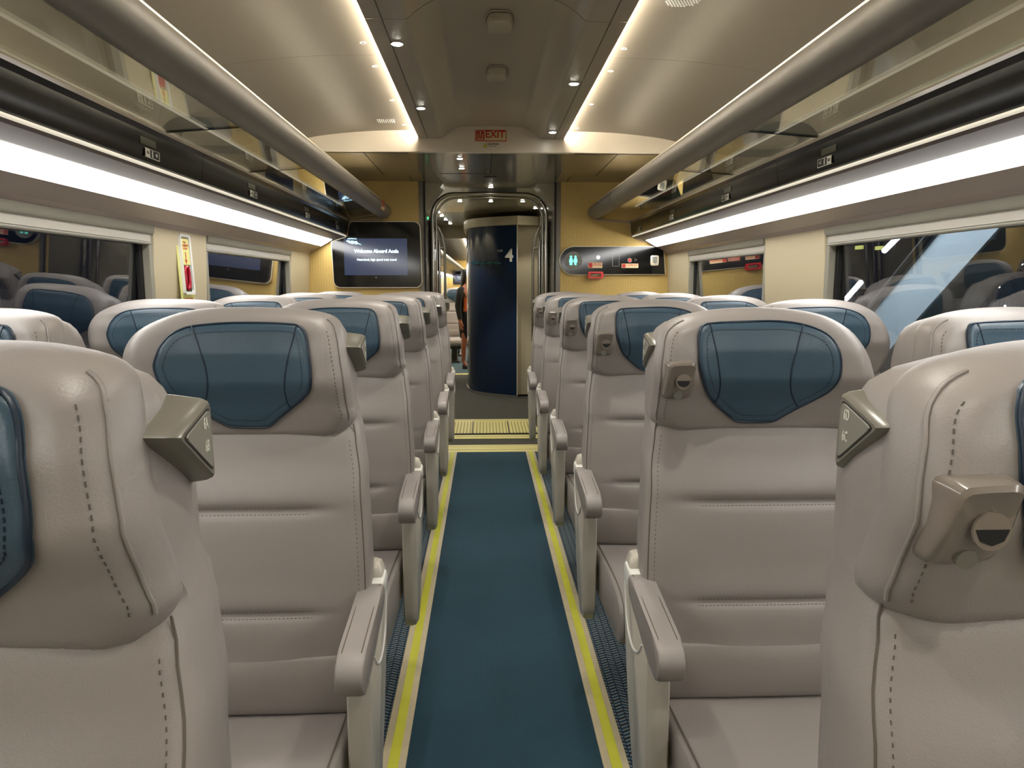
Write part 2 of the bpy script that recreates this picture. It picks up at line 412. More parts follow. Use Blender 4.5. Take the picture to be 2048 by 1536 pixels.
# ---- ceiling
def P3(poly, y0, y1, name, m, smooth=None, bev=0):
    bm = bmesh.new(); prism(bm, poly, 'y', y0, y1, bev, 1); return structure(link(name, bm, m, smooth=smooth))
seams = [YB, -.5, 1.42, 3.38, YF]
for s, nm in ((-1, 'left'), (1, 'right')):
    # outer panels, with fine joints
    bm = bmesh.new()
    prof = smooth_curve([(s*.503, 2.360, 0), (s*.75, 2.356, 0), (s*1.02, 2.334, 0), (s*1.22, 2.300, 0), (s*1.36, 2.240, 0), (s*1.46, 2.13, 0), (s*1.50, 1.95, 0)], k=5)
    lo = [(p.x, p.y) for p in prof]; hi = [(p.x*1.0+s*.01, p.y+.03) for p in reversed(prof)]
    hi = [(s*.503, 2.40), (s*1.2, 2.40), (s*1.56, 2.25), (s*1.56, 1.95)][::-1]
    for a, b in zip(seams, seams[1:]): prism(bm, lo+hi, 'y', a+.0015, b-.0015)
    structure(link('ceiling_'+nm, bm, 'ceil', smooth=25))
    # channel with downlights
    ch = [(s*.332, 2.310), (s*.476, 2.310), (s*.476, 2.322), (s*.455, 2.322), (s*.455, 2.40), (s*.332, 2.40)]
    bm = bmesh.new()
    for a, b in ((YB, 2.79), (2.793, YF)): prism(bm, ch, 'y', a, b)
    structure(link('trim_%d' % (5 if s < 0 else 6), bm, 'channel'))
    bm = bmesh.new(); box(bm, s*.4145-.0012, s*.4145+.0012, YB, YF, 2.3085, 2.3115); structure(link('trim_%d' % (13 if s < 0 else 14), bm, 'black_matte'))
    # cove light strip
    bm = bmesh.new(); box(bm, min(s*.456, s*.475), max(s*.456, s*.475), YB+.02, YF-.004, 2.3225, 2.332)
    t = thing('cove_light', 'thin warm cove light along the %s side of the ceiling channel' % nm, 'light strip', (s*.465, 1.2, 2.3225), 'cove lights')
    o = link('led_strip', bm, 'cove', t); o.location = (-s*.465, -1.2, -2.3225)
# centre vault
def vault(y0, y1, nm, z=0):
    pr = smooth_curve([(-.334, 2.310, 0), (-.318, 2.318, 0), (-.285, 2.345, 0), (-.235, 2.374, 0), (-.18, 2.386, 0), (0, 2.390, 0), (.18, 2.386, 0), (.235, 2.374, 0), (.285, 2.345, 0), (.318, 2.318, 0), (.334, 2.310, 0)], k=4)
    poly = [(p.x, p.y) for p in pr]+[(.334, 2.42), (-.334, 2.42)]
    bm = bmesh.new(); prism(bm, poly, 'y', y0, y1); structure(link(nm, bm, 'vault', smooth=25))
vault(YB, 2.79, 'ceiling_vault'); vault(2.796, YF, 'ceiling_vault_far')
bm = bmesh.new(); box(bm, -1.6, 1.6, YB, YF+.1, 2.42, 2.46); structure(link('ceiling_backing', bm, 'black_matte'))
# bulkhead face over the entrance and soffit behind it
bm = bmesh.new(); prism(bm, [(YF, 2.222), (YF-.004, 2.226), (YF-.004, 2.42), (YF+.03, 2.42), (YF+.03, 2.222)], 'x', -1.6, 1.6)
structure(link('wall_bulkhead', bm, 'bulk'))
for s in (-1, 1):
    bm = bmesh.new(); box(bm, min(s*.55, s*1.6), max(s*.55, s*1.6), YF+.002, YW, 2.222, 2.27); structure(link('ceiling_soffit_left' if s < 0 else 'ceiling_soffit_right', bm, 'soffit'))
    bm = bmesh.new(); box(bm, s*.84-.003, s*.84+.003, YF+.03, 5.95, 2.2205, 2.2225); box(bm, s*.645-.003, s*.645+.003, 5.98, YW-.02, 2.2205, 2.2225); structure(link('trim_%d' % (7 if s < 0 else 8), bm, 'black_matte'))
bm = bmesh.new(); box(bm, -.55, .55, YF+.002, 8.9, 2.2225, 2.27); structure(link('ceiling_vestibule', bm, 'soffit_gloss'))
bm = bmesh.new(); box(bm, -.55, .55, 8.9, 11.2, 2.2225, 2.27); structure(link('ceiling_vestibule_far', bm, 'vest_lit'))
bm = bmesh.new(); box(bm, -.002, .004, YF+.03, 5.86, 2.2205, 2.224); box(bm, -.4, .004, 5.86, 5.867, 2.2205, 2.224); box(bm, -.05, .05, 6.02, 6.05, 2.219, 2.224)
structure(link('trim_9', bm, 'black_matte'))

# ------------------------------------------------------------------ vestibule
for s in (-1, 1):
    bm = bmesh.new()
    box(bm, min(s*.56, s*.60), max(s*.56, s*.60), YW-.004, 8.05, 0, 2.222)
    structure(link('wall_gangway_left' if s < 0 else 'wall_gangway_right', bm, 'vest_wall'))
    # chamfer pieces in the top corners
    bm = bmesh.new()
    prism(bm, [(s*.56, 2.222), (s*.40, 2.222), (s*.56, 2.02)], 'y', 6.42, 6.75)
    structure(link('trim_%d' % (10 if s < 0 else 11), bm, 'vest_lit'))
    bm = bmesh.new(); box(bm, min(s*.545, s*.561), max(s*.545, s*.561), YW-.012, YW+.0, 0, 2.222); structure(link('trim_%d' % (15 if s < 0 else 16), bm, 'black_matte'))
    bm = bmesh.new(); box(bm, s*.552-.01, s*.552+.01, 6.9, 6.99, 0, 1.95); structure(link('trim_%d' % (17 if s < 0 else 18), bm, 'black_matte'))
# steel portal arches
def arch(y, xw, zt, r, rad, lab):
    t = thing('portal_frame', lab, 'door frame', (0, y, 0), 'steel portal frames')
    pts = [(-xw, 0, 0.005), (-xw, 0, zt-r)]
    for k in range(1, 9): a = math.pi-k*math.pi/16; pts.append((-xw+r+r*math.cos(a), 0, zt-r+r*math.sin(a)))
    pts.append((0, 0, zt+.004))
    pts += [(-p[0], 0, p[2]) for p in reversed(pts[:-1])]
    bm = bmesh.new(); tube(bm, pts, rad, 10); link('frame_tube', bm, 'steel', t, 60)
    bm = bmesh.new()
    q = [(p[0]*.94, .03, (p[2]-.03 if p[2] > 1 else p[2])) for p in pts]
    tube(bm, q, rad*.55, 8); link('inner_rail', bm, 'steel', t, 60)
arch(6.85, .525, 2.185, .20, .019, 'brushed steel door arch nearest the camera in the gangway')
def grab(s, y, x, z0, zt, lab):
    t = thing('grab_handle', lab, 'handle', (s*x, y, .95), 'steel grab handles')
    pts = [(s*.075, 0, zt-.95), (s*.055, 0, zt-.99), (s*.028, 0, zt-1.05), (s*.008, 0, zt-1.14), (0, 0, zt-1.24), (0, 0, .2), (0, 0, z0-.95)]
    bm = bmesh.new(); tube(bm, smooth_curve(pts, k=4), .0145, 10); link('rail', bm, 'steel', t, 60)
    for z in (zt-1.18, z0-.85):
        bm = bmesh.new(); tube(bm, [(0, 0, z), (s*(.575-x), 0, z)], .011, 8); link('bracket', bm, 'steel', t, 60)
for s, nm in ((-1, 'left'), (1, 'right')):
    grab(s, 6.98, .475, .75, 1.98, 'curved steel grab handle on the %s side of the doorway, the nearer one' % nm)
    grab(s, 7.95, .475, .75, 1.98, 'curved steel grab handle on the %s side of the doorway, the farther one' % nm)
bm = bmesh.new(); disc(bm, (-.559, 6.75, 1.96), .012, (1, 0, 0), .006); tag(link('indicator_light', bm, 'green_led', loc=(0, 0, 0)), 'tiny green indicator lamp high on the left gangway wall', 'indicator light')
# toilet module: curved blue wall
t = thing('toilet_module', 'curved glossy dark blue toilet module wall showing car number 4', 'partition', (.05, 9.0, 0))
pl = smooth_curve([(-.27, 11.0, 0), (-.285, 10.0, 0), (-.279, 9.62, 0), (-.235, 9.32, 0), (-.13, 9.10, 0), (.05, 8.92, 0), (.22, 8.80, 0), (.335, 8.72, 0)], k=6)
pl2 = [(p.x-.05, p.y-9.0) for p in pl]
bm = bmesh.new(); prism(bm, pl2+[(.285, .10), (.285, 2.0)], 'z', .03, 2.06); link('curved_wall', bm, 'blue_wall', t, 30)
bm = bmesh.new(); prism(bm, [(p[0]*1.03, p[1]-.01) for p in pl2]+[(.29, .12), (.29, 2.0)], 'z', .001, .03); link('kick_plate', bm, 'chrome', t, 30)
bm = bmesh.new(); prism(bm, [(p[0]*1.06-.01, p[1]-.03) for p in pl2]+[(.545, -.20), (.545, 2.0)], 'z', 2.062, 2.165); link('header', bm, 'col_grey', t, 30)
bm = bmesh.new(); box(bm, .285, .545, -.12, .1, .02, 2.06); link('side_panel', bm, 'col_grey', t)
bm = bmesh.new(); box(bm, .283, .292, -.285, -.10, .03, 2.06); link('edge_trim', bm, 'bulk', t)
bm = bmesh.new(); prism(bm, pl2[6:16]+[(p[0], p[1]-.006) for p in pl2[6:16]][::-1], 'z', .2, 2.0)
link('edge_strip', bm, 'blue_wall', t, 30)
# car number lettering, glitter line
num = text('4', .20, 'sign_white', t, (.195, -.272, 1.70), (math.pi/2, 0, -.30), 'car_number', bold=.006, sx=.95)
text('CAR', .038, 'sign_white', t, (.085, -.218, 1.762), (math.pi/2, 0, -.40), 'car_word')
bm = bmesh.new(); rr = random.Random(3)
for k in range(150):
    u = rr.random()**1.3; x = -.26+u*.36
    # follow the wall
    yy = interp([(-.30, .45), (-.285, .32), (-.18, .10), (0, -.08), (.17, -.20), (.285, -.28)], x)-.02
    z = 1.625+rr.gauss(0, .010); q = .003+rr.random()*.004
    box(bm, x-q, x+q, yy-.012, yy, z-q, z+q)
link('dotted_motif', bm, 'motif', t)
# corridor walls right/left beyond the gangway
bm = bmesh.new(); box(bm, -.80, -.76, 8.05, 11.1, 0, 2.23); structure(link('wall_corridor_left', bm, 'vest_lit'))
bm = bmesh.new(); box(bm, -.80, -.56, 8.05, 8.09, 0, 2.23); structure(link('wall_corridor_return', bm, 'vest_wall'))
bm = bmesh.new(); box(bm, .60, .66, 8.05, 11.1, 0, 2.23); structure(link('wall_corridor_right', bm, 'vest_lit'))
bm = bmesh.new(); box(bm, .62, .70, 8.4, 8.44, .0, .30); bm.free()
# ---- next coach
bm = bmesh.new(); box(bm, -1.6, 1.6, 11.15, 30, -.05, 0); structure(link('floor_next_coach', bm, 'teal_carpet'))
bm = bmesh.new(); box(bm, -1.6, -.56, 11.10, 11.14, 0, 2.3); bm.free()
for s, nm in ((-1, 'left'), (1, 'right')):
    bm = bmesh.new(); box(bm, min(s*1.55, s*1.62), max(s*1.55, s*1.62), 11.1, 30, 0, 1.7); structure(link('wall_next_coach_'+nm, bm, 'pillar'))
    bm = bmesh.new(); box(bm, min(s*.80, s*1.6), max(s*.80, s*1.6), 11.10, 11.14, 0, 2.34); structure(link('wall_next_coach_entry_'+nm, bm, 'ochre'))
    t = thing('wall_light', 'glowing white strip light on the %s wall of the next coach' % nm, 'light strip', (s*1.37, 20, 1.70), 'next coach strip lights')
    bm = bmesh.new(); prism(bm, [(-s*.05, .034), (s*.045, -.02), (s*.055, .02), (-s*.03, .05)], 'y', -8.5, 9.6); link('diffuser', bm, 'strip', t)
    t = thing('luggage_rack', 'grey luggage rack on the %s side of the next coach' % nm, 'luggage rack', (s*1.0, 20, 1.93), 'next coach racks')
    bm = bmesh.new(); tube(bm, [(-s*.16, -8.5, 0), (-s*.16, 9.6, 0)], .055, 12); link('front_tube', bm, 'tube', t, 60)
    bm = bmesh.new(); prism(bm, [(-s*.1, -.03), (s*.19, -.05), (s*.22, -.17), (s*.32, -.19), (s*.5, -.2), (s*.5, 0), (s*.2, .02)], 'y', -8.5, 9.6); link('shelf', bm, 'fascia', t)
bm = bmesh.new(); box(bm, -1.6, 1.6, 11.2, 30, 2.33, 2.38); structure(link('ceiling_next_coach', bm, 'ceil'))
bm = bmesh.new(); box(bm, -1.6, 1.6, 29.6, 29.7, 0, 2.4); structure(link('wall_next_coach_end', bm, 'ochre'))
for s in (-1, 1):
    bm = bmesh.new(); box(bm, s*.47-.012, s*.47+.012, 11.3, 29.5, 2.31, 2.322)
    tag(link('cove_light', bm, 'cove'), 'warm cove light on the ceiling of the next coach, %s side' % ('left' if s < 0 else 'right'), 'light strip', 'next coach cove lights')

# ------------------------------------------------------------------ downlights
def downlight(x, y, z, lab, grp, r=.020, watt=SPOT_W, ang=95):
    t = thing('downlight', lab, 'ceiling light', (x, y, z), grp)
    bm = bmesh.new(); disc(bm, (0, 0, -.003), r*1.35, (0, 0, 1), .004, 20); link('trim_ring', bm, 'channel', t, 40)
    bm = bmesh.new(); disc(bm, (0, 0, -.0045), r, (0, 0, 1), .002, 20); link('lens', bm, 'spot', t)
    if watt:
        L = bpy.data.lights.new('lamp', 'SPOT'); L.energy = watt; L.spot_size = math.radians(ang); L.spot_blend = .35; L.shadow_soft_size = r; L.color = (1, .95, .84)
        o = bpy.data.objects.new('lamp', L); COL.objects.link(o); o.parent = t; o.location = (0, 0, -.035)
CH = 2.309
ys = [1.55, .1, -1.2]
names = ['above the second seat row', 'above the nearest seat row', 'behind the camera']
downlight(-.392, 3.056, CH, 'bright round downlight in the left ceiling channel, the nearer one in view', 'ceiling channel downlights', watt=13)
downlight(-.389, 4.117, CH, 'bright round downlight in the left ceiling channel, the farther one', 'ceiling channel downlights', watt=13)
downlight(.380, 3.605, CH, 'bright round downlight in the right ceiling channel, the nearer one in view', 'ceiling channel downlights', watt=13)
downlight(.381, 4.712, CH, 'bright round downlight in the right ceiling channel, near the bulkhead', 'ceiling channel downlights', watt=13)
for y, side_ in ((1.75, -1), (.55, -1), (2.30, 1), (1.15, 1), (-.1, 1), (-.8, -1)):
    downlight(side_*.38, y, CH, 'round downlight in the %s ceiling channel above the picture' % ('left' if side_ < 0 else 'right'), 'ceiling downlights above the frame', watt=13)
downlight(-.215, 5.16, 2.2205, 'downlight in the glossy soffit, the nearer of two left of its seam', 'vestibule downlights', .017, 12)
downlight(-.215, 5.58, 2.2205, 'downlight in the glossy soffit, the farther of two left of its seam', 'vestibule downlights', .017, 12)
downlight(.01, 6.62, 2.2205, 'single downlight above the nearest steel door arch', 'vestibule downlights', .018, 12)
downlight(-.30, 7.72, 2.2205, 'left one of three downlights in a row beyond the door arch', 'vestibule downlights', .02, 14)
downlight(.02, 7.72, 2.2205, 'middle one of three downlights in a row beyond the door arch', 'vestibule downlights', .02, 14)
downlight(.35, 7.72, 2.2205, 'right one of three downlights in a row beyond the door arch', 'vestibule downlights', .02, 14)
for i, (px, y) in enumerate(((-.60, 8.9), (-.58, 9.35), (-.56, 9.9), (-.53, 10.5))):
    downlight(px, y, 2.2205, ('nearest', 'second', 'third', 'farthest')[i]+' of four downlights over the left corridor', 'corridor downlights', .022, 10)
bm = bmesh.new(); box(bm, -.8, -.55, 8.05, 11.2, 2.2225, 2.27); structure(link('ceiling_corridor', bm, 'soffit_gloss'))
bm = bmesh.new(); box(bm, .55, .7, 8.05, 11.2, 2.2225, 2.27); structure(link('ceiling_corridor_right', bm, 'vest_lit'))
bm = bmesh.new(); box(bm, -.8, .7, 11.1, 11.14, 2.05, 2.34); structure(link('wall_lintel', bm, 'soffit'))
downlight(.53, 8.4, 2.2205, 'downlight over the panel right of the blue module', 'corridor downlights', .02, 8)

# ceiling fittings
def ceil_hook(y, lab):
    t = thing('ceiling_hook', lab, 'ceiling fitting', (.015, y, 2.388), 'ceiling fittings')
    out = [(-.036, -.075), (.036, -.075), (.047, -.055), (.052, 0), (.046, .05), (.03, .085), (-.03, .085), (-.046, .05), (-.052, 0), (-.047, -.055)]
    sm = [(p.x, p.y) for p in smooth_curve([(a, -b, 0) for a, b in out], True, 3)]
    L = []
    for z, k in ((.0, 1.06), (-.006, 1.06), (-.008, 1.0), (-.024, .98), (-.034, .90), (-.037, .7)):
        L.append([(x*k, yy*k+(0 if z > -.03 else .0), z) for x, yy in sm])
    bm = bmesh.new(); loft(bm, L); link('cover', bm, 'vault', t, 35)
    bm = bmesh.new(); tube(bm, [(x*1.02, yy*1.02, -.007) for x, yy in sm], .0016, 5, closed=True); link('seam', bm, 'black_matte', t)
    bm = bmesh.new(); box(bm, -.022, .022, -.082, -.068, -.030, -.012, .004, 1); link('latch_recess', bm, 'black_matte', t)
    bm = bmesh.new(); box(bm, -.009, .009, -.084, -.080, -.026, -.018, .002, 1); link('latch_button', bm, 'marker', t)
ceil_hook(3.0, 'rounded taupe ceiling fitting in the centre vault, the nearer one')
ceil_hook(3.70, 'rounded taupe ceiling fitting in the centre vault, the farther one nearer the exit sign')
for s, lst in ((-1, (3.21, 3.54, 4.16, 4.775)), (1, (3.246, 3.576, 4.209, 4.837))):
    for y in lst:
        o = thing('ceiling_pull', 'small bright finger pull set in the %s ceiling panel beside the cove light' % ('left' if s < 0 else 'right'), 'ceiling fitting', (s*.550, y, 2.3585), 'ceiling finger pulls on the %s' % ('left' if s < 0 else 'right'))
        bm = bmesh.new(); tube(bm, [(.012*math.cos(a*math.pi/6), .009*math.sin(a*math.pi/6), 0) for a in range(12)], .002, 6, closed=True); link('rim', bm, 'white_plastic', o)
        bm = bmesh.new(); disc(bm, (0, 0, -.0008), .010, (0, 0, 1), .001, 12); link('recess', bm, 'black_matte', o)
t = thing('vent_grille', 'small slotted vent in the left ceiling panel near the bulkhead', 'vent', (-.648, 4.656, 2.3585))
bm = bmesh.new()
for k in range(9): box(bm, -.05+k*.012, -.046+k*.012, -.035, .035, -.008, .0)
link('slots', bm, 'white_plastic', t)
t = thing('speaker_grille', 'perforated oval speaker grille in the right ceiling panel at the top of the frame', 'speaker', (.655, 2.72, 2.3585))
bm = bmesh.new()
for i in range(-5, 6):
    for j in range(-4, 5):
        if (i/5.5)**2+(j/4.5)**2 < 1: disc(bm, (i*.011+(j % 2)*.0055, j*.011, -.0015), .0035, (0, 0, 1), .001, 8)
link('perforations', bm, 'white_plastic', t)

# EXIT sign and caution label on bulkhead face
YS = YF-.0046
t = thing('exit_sign', 'cream sign with red border, red arrow symbol and the word EXIT above the doorway', 'sign', (-.004, YS, 2.330))
bm = bmesh.new(); prism(bm, rrect(-.103, .103, -.036, .036, .006), 'y', -.001, 0); link('border', bm, 'red', t)
bm = bmesh.new(); prism(bm, rrect(-.098, .098, -.031, .031, .005), 'y', -.002, -.001); link('plate', bm, 'exit_bg', t)
bm = bmesh.new(); box(bm, -.094, -.042, -.003, -.002, -.028, .028); link('symbol_square', bm, 'red', t)
bm = bmesh.new()
for a in ((-.084, -.079, -.022, .010), (-.057, -.052, -.022, .010), (-.084, -.052, -.024, -.019), (-.070, -.066, -.010, .018)): box(bm, a[0], a[1], -.0038, -.003, a[2], a[3])
prism(bm, [(-.076, .014), (-.060, .014), (-.068, .025)], 'y', -.0038, -.003)
link('arrow_symbol', bm, 'exit_bg', t)
text('EXIT', .062, 'red', t, (.028, -.003, .006), name='lettering', bold=.0012, sx=1.02)
t = thing('caution_label', 'small white caution label with a yellow triangle under the exit sign', 'sign', (-.004, YS, 2.268))
bm = bmesh.new(); box(bm, -.058, .058, -.001, 0, -.021, .021, 0); link('plate', bm, 'bulk', t)
bm = bmesh.new(); prism(bm, [(-.053, -.014), (-.023, -.014), (-.038, .015)], 'y', -.002, -.001); link('triangle', bm, 'yellow_strip', t)
bm = bmesh.new(); box(bm, -.0392, -.0368, -.0026, -.002, -.004, .006); box(bm, -.0392, -.0368, -.0026, -.002, -.010, -.007); link('exclamation_mark', bm, 'ink', t)
text('CAUTION!', .015, 'ink', t, (.016, -.0018, .008), name='lettering', bold=.0004)
text('Low ceiling', .009, 'ink', t, (.012, -.0018, -.005), name='lettering')

# ------------------------------------------------------------------ racks and strip lights
def rack(s, nm):
    other = 'right' if s > 0 else 'left'
    t = thing('luggage_rack', 'overhead luggage rack with grey tube edge and glass shelf along the %s wall' % nm, 'luggage rack', (s*1.05, 2.0, 1.77), 'overhead racks')
    def L(x, y, z): return (s*x-s*1.05, y-2.0, z-1.77)
    # tube: soft teardrop section
    sec = []
    for k in range(20):
        a = 2*math.pi*k/20; rx = .064+.010*max(0, math.cos(a-2.4)); rz = .060
        sec.append((.893-rx*math.cos(a), 1.972+rz*math.sin(a)))
    bm = bmesh.new(); loops = []
    def L2(p, y): return L(p[0], y, p[1])
    for y, k in ((YB+.01, 1), (5.15, 1), (5.152, .992), (5.156, .992), (5.158, 1), (YW-.03, 1), (YW-.012, .92), (YW-.001, .75)):
        loops.append([L2((.893+(p[0]-.893)*k, 1.972+(p[1]-1.972)*k), y) for p in sec])
    loft(bm, loops); link('front_tube', bm, 'tube', t, 50)
    # bright top lip on the tube
    bm = bmesh.new(); pts = [(.868, 2.031), (.868, 2.038), (.93, 2.038), (.93, 2.028)]
    prism(bm, [(s*a-s*1.05, b-1.77) for a, b in pts], 'y', YB+.01-2, YW-.3-2); link('tube_lip', bm, 'trimlite', t)
    bm = bmesh.new(); box(bm, L(.945, 0, 0)[0]-.006, L(.945, 0, 0)[0]+.006, YB+.02-2, 5.5-2, 2.020-1.77, 2.026-1.77); link('uplight_strip', bm, 'rack_led', t)
    # end bracket outline
    bm = bmesh.new()
    prof = [(.905, 1.913), (1.0, 1.902), (1.165, 1.894), (1.197, 1.880), (1.205, 1.832), (1.218, 1.768), (1.255, 1.752), (1.325, 1.730)]
    tube(bm, [L(a, YW-.004, b) for a, b in prof], .007, 8); link('end_trim', bm, 'housing', t, 60)
    bm = bmesh.new()
    if s < 0:
        prism(bm, [(s*a-s*1.05, b-1.77) for a, b in ((.93, 1.918), (1.17, 1.90), (1.20, 1.93), (1.40, 2.12), (1.02, 2.12), (.93, 2.0))], 'y', 5.55-2, 5.57-2)
        link('end_partition', bm, 'black', t)
    else:
        prism(bm, [(s*a-s*1.05, b-1.77) for a, b in ((1.00, 1.925), (1.20, 1.90), (1.36, 1.96), (1.30, 2.10), (1.12, 2.08))], 'y', 5.25-2, 5.265-2)
        link('end_partition', bm, 'black', t)
    # glass panes
    for a, b in ((YB+.02, .2), (.206, 2.74), (2.746, 3.67), (3.676, YW-.02) if s < 0 else (3.676, 5.4)):
        bm = bmesh.new(); prism(bm, [(s*x-s*1.05, z-1.77) for x, z in ((.925, 1.925), (1.19, 1.905), (1.19, 1.899), (.925, 1.919))], 'y', a-2, b-2); link('glass_pane', bm, 'rack_glass', t)
    for y in (2.743, 3.673):
        bm = bmesh.new(); prism(bm, [(s*x-s*1.05, z-1.77) for x, z in ((.925, 1.926), (1.19, 1.906), (1.19, 1.898), (.925, 1.918))], 'y', y-.003-2, y+.003-2); link('pane_joint', bm, 'black_matte', t)
    # bracket arms in XZ plane with oval hole
    for y in (.9, 3.30):
        bm = bmesh.new()
        outer = smooth_curve([(1.20, 1.925, 0), (1.02, 1.932, 0), (.96, 1.96, 0), (1.0, 2.02, 0), (1.10, 2.06, 0), (1.24, 2.075, 0), (1.38, 2.07, 0), (1.44, 2.0, 0), (1.36, 1.94, 0)], True, 4)
        c = Vector((1.20, 1.99, 0)); n = len(outer)
        F = [[bm.verts.new(L(p.x, y+d, p.y)) for p in outer] for d in (0, .02)]
        G = [[bm.verts.new(L(c.x+(p.x-c.x)*.62, y+d, c.y+(p.y-c.y)*.52)) for p in outer] for d in (0, .02)]
        for k in range(n):
            j = (k+1) % n
            bm.faces.new((F[0][k], F[0][j], G[0][j], G[0][k])); bm.faces.new((F[1][k], G[1][k], G[1][j], F[1][j]))
            bm.faces.new((F[0][k], F[1][k], F[1][j], F[0][j])); bm.faces.new((G[0][k], G[0][j], G[1][j], G[1][k]))
        link('bracket', bm, 'shell', t, 30)
    # back panel of the rack
    bm = bmesh.new(); prism(bm, [(s*x-s*1.05, z-1.77) for x, z in ((1.21, 1.90), (1.32, 1.915), (1.42, 1.97), (1.45, 2.04), (1.46, 2.04), (1.46, 1.89), (1.22, 1.89))], 'y', YB-2, YW-2.001)
    link('back_panel', bm, 'rack_back', t, 20)
    # fascia panels with joints
    ysm = [YB+.01, .60, 3.115 if s < 0 else 3.153, 5.62, YW-.005]
    fas = []
    for a, b in zip(ysm, ysm[1:]):
        bm = bmesh.new()
        pr = [(1.186, 1.906), (1.183, 1.896), (1.186, 1.888), (1.199, 1.876), (1.200, 1.84), (1.204, 1.80), (1.212, 1.782), (1.222, 1.774), (1.27, 1.774), (1.27, 1.90)]
        prism(bm, [(s*x-s*1.05, z-1.77) for x, z in pr], 'y', a-2+.002, b-2-.002)
        fas.append(link('fascia', bm, 'fascia', t, 20))
    bm = bmesh.new(); prism(bm, [(s*x-s*1.05, z-1.77) for x, z in ((1.1855, 1.9065), (1.1805, 1.8985), (1.183, 1.8885), (1.186, 1.890))], 'y', YB-2, YW-2.004); link('fascia_lip', bm, 'hook', t)
    # seat number plates
    for k, (y, n1, n2) in enumerate(((2.652 if s < 0 else 2.709, '4A' if s < 0 else '4D', '4B' if s < 0 else '4C'), (3.769 if s < 0 else 3.818, '3A' if s < 0 else '3D', '3B' if s < 0 else '3C'), (4.888 if s < 0 else 4.918, '2A' if s < 0 else '2D', '2B' if s < 0 else '2C'), (5.863 if s < 0 else 5.949, '1A' if s < 0 else '1D', '1B' if s < 0 else '1C'))):
        x = 1.2015; pn = fas[1] if y < ysm[2] else (fas[2] if y < ysm[3] else fas[3])
        if s < 0: y += .0
        bm = bmesh.new(); box(bm, L(x-.003, 0, 0)[0] if s > 0 else L(x+.0, 0, 0)[0], L(x, 0, 0)[0] if s > 0 else L(x-.003, 0, 0)[0], y-.055-2, y+.055-2, 1.795-1.77, 1.822-1.77)
        link('seat_number_plate', bm, 'black_matte', pn)
        bm = bmesh.new()
        for q in ((-.055, .055, 1.822, 1.8235), (-.055, .055, 1.7935, 1.795)):
            box(bm, min(L(x-.004, 0, 0)[0], L(x, 0, 0)[0]), max(L(x-.004, 0, 0)[0], L(x, 0, 0)[0]), y+q[0]-2, y+q[1]-2, q[2]-1.77, q[3]-1.77)
        ysg = (-.055, -.018) if s < 0 else (-.055, -.018)
        box(bm, min(L(x-.004, 0, 0)[0], L(x, 0, 0)[0]), max(L(x-.004, 0, 0)[0], L(x, 0, 0)[0]), y-.053-2, y-.020-2, .026, .051)
        box(bm, min(L(x-.004, 0, 0)[0], L(x, 0, 0)[0]), max(L(x-.004, 0, 0)[0], L(x, 0, 0)[0]), y+.0535-2, y+.055-2, .025, .052)
        box(bm, min(L(x-.004, 0, 0)[0], L(x, 0, 0)[0]), max(L(x-.004, 0, 0)[0], L(x, 0, 0)[0]), y-.003-2, y+.004-2, .028, .050)
        link('plate_panel', bm, 'sign_white', pn)
        rz = math.pi/2 if s < 0 else -math.pi/2
        xx = L(x-.0045, 0, 0)[0]
        text(n1 if s < 0 else n2, .017, 'ink' if s < 0 else 'sign_white', pn, (xx, y-2-(.0365 if s < 0 else -.030), .0385), (math.pi/2, 0, rz), 'seat_number', depth=.0004)
        text(n2 if s < 0 else n1, .017, 'sign_white' if s < 0 else 'ink', pn, (xx, y-2+(.030 if s < 0 else -.0365), .0385), (math.pi/2, 0, rz), 'seat_number', depth=.0004)
        bm = bmesh.new(); box(bm, min(L(x-.0035, 0, 0)[0], L(x, 0, 0)[0]), max(L(x-.0035, 0, 0)[0], L(x, 0, 0)[0]), y-.085-2, y+.03-2, 1.832-1.77, 1.856-1.77); link('status_display', bm, 'display_dim', pn)
    # champagne trim + edge glow
    bm = bmesh.new(); prism(bm, [(s*x-s*1.05, z-1.77) for x, z in ((1.216, 1.776), (1.213, 1.769), (1.220, 1.764), (1.232, 1.764), (1.232, 1.776))], 'y', YB-2, YW-2.01); link('edge_glow', bm, 'edge_led', t)
    # strip light thing
    t2 = thing('strip_light', 'long glowing white strip light under the rack along the %s wall' % nm, 'light strip', (s*1.37, 2.0, 1.70), 'wall strip lights')
    bm = bmesh.new(); prism(bm, [(s*x-s*1.37, z-1.70) for x, z in ((1.218, 1.7635), (1.230, 1.7560), (1.322, 1.737), (1.330, 1.737), (1.330, 1.774), (1.232, 1.774))], 'y', YB-2, YW-2.005); link('upper_housing', bm, 'housing_up', t2)
    bm = bmesh.new(); prism(bm, [(s*x-s*1.37, z-1.70) for x, z in ((1.322, 1.735), (1.413, 1.683), (1.424, 1.70), (1.332, 1.752))], 'y', YB-2+.02, YW-2-.06); link('diffuser', bm, 'strip', t2)
    bm = bmesh.new(); prism(bm, [(s*x-s*1.37, z-1.70) for x, z in ((1.322, 1.735), (1.413, 1.683), (1.424, 1.70), (1.332, 1.752))], 'y', YW-2-.06, YW-2-.004); link('end_cap', bm, 'housing', t2)
rack(-1, 'left'); rack(1, 'right')
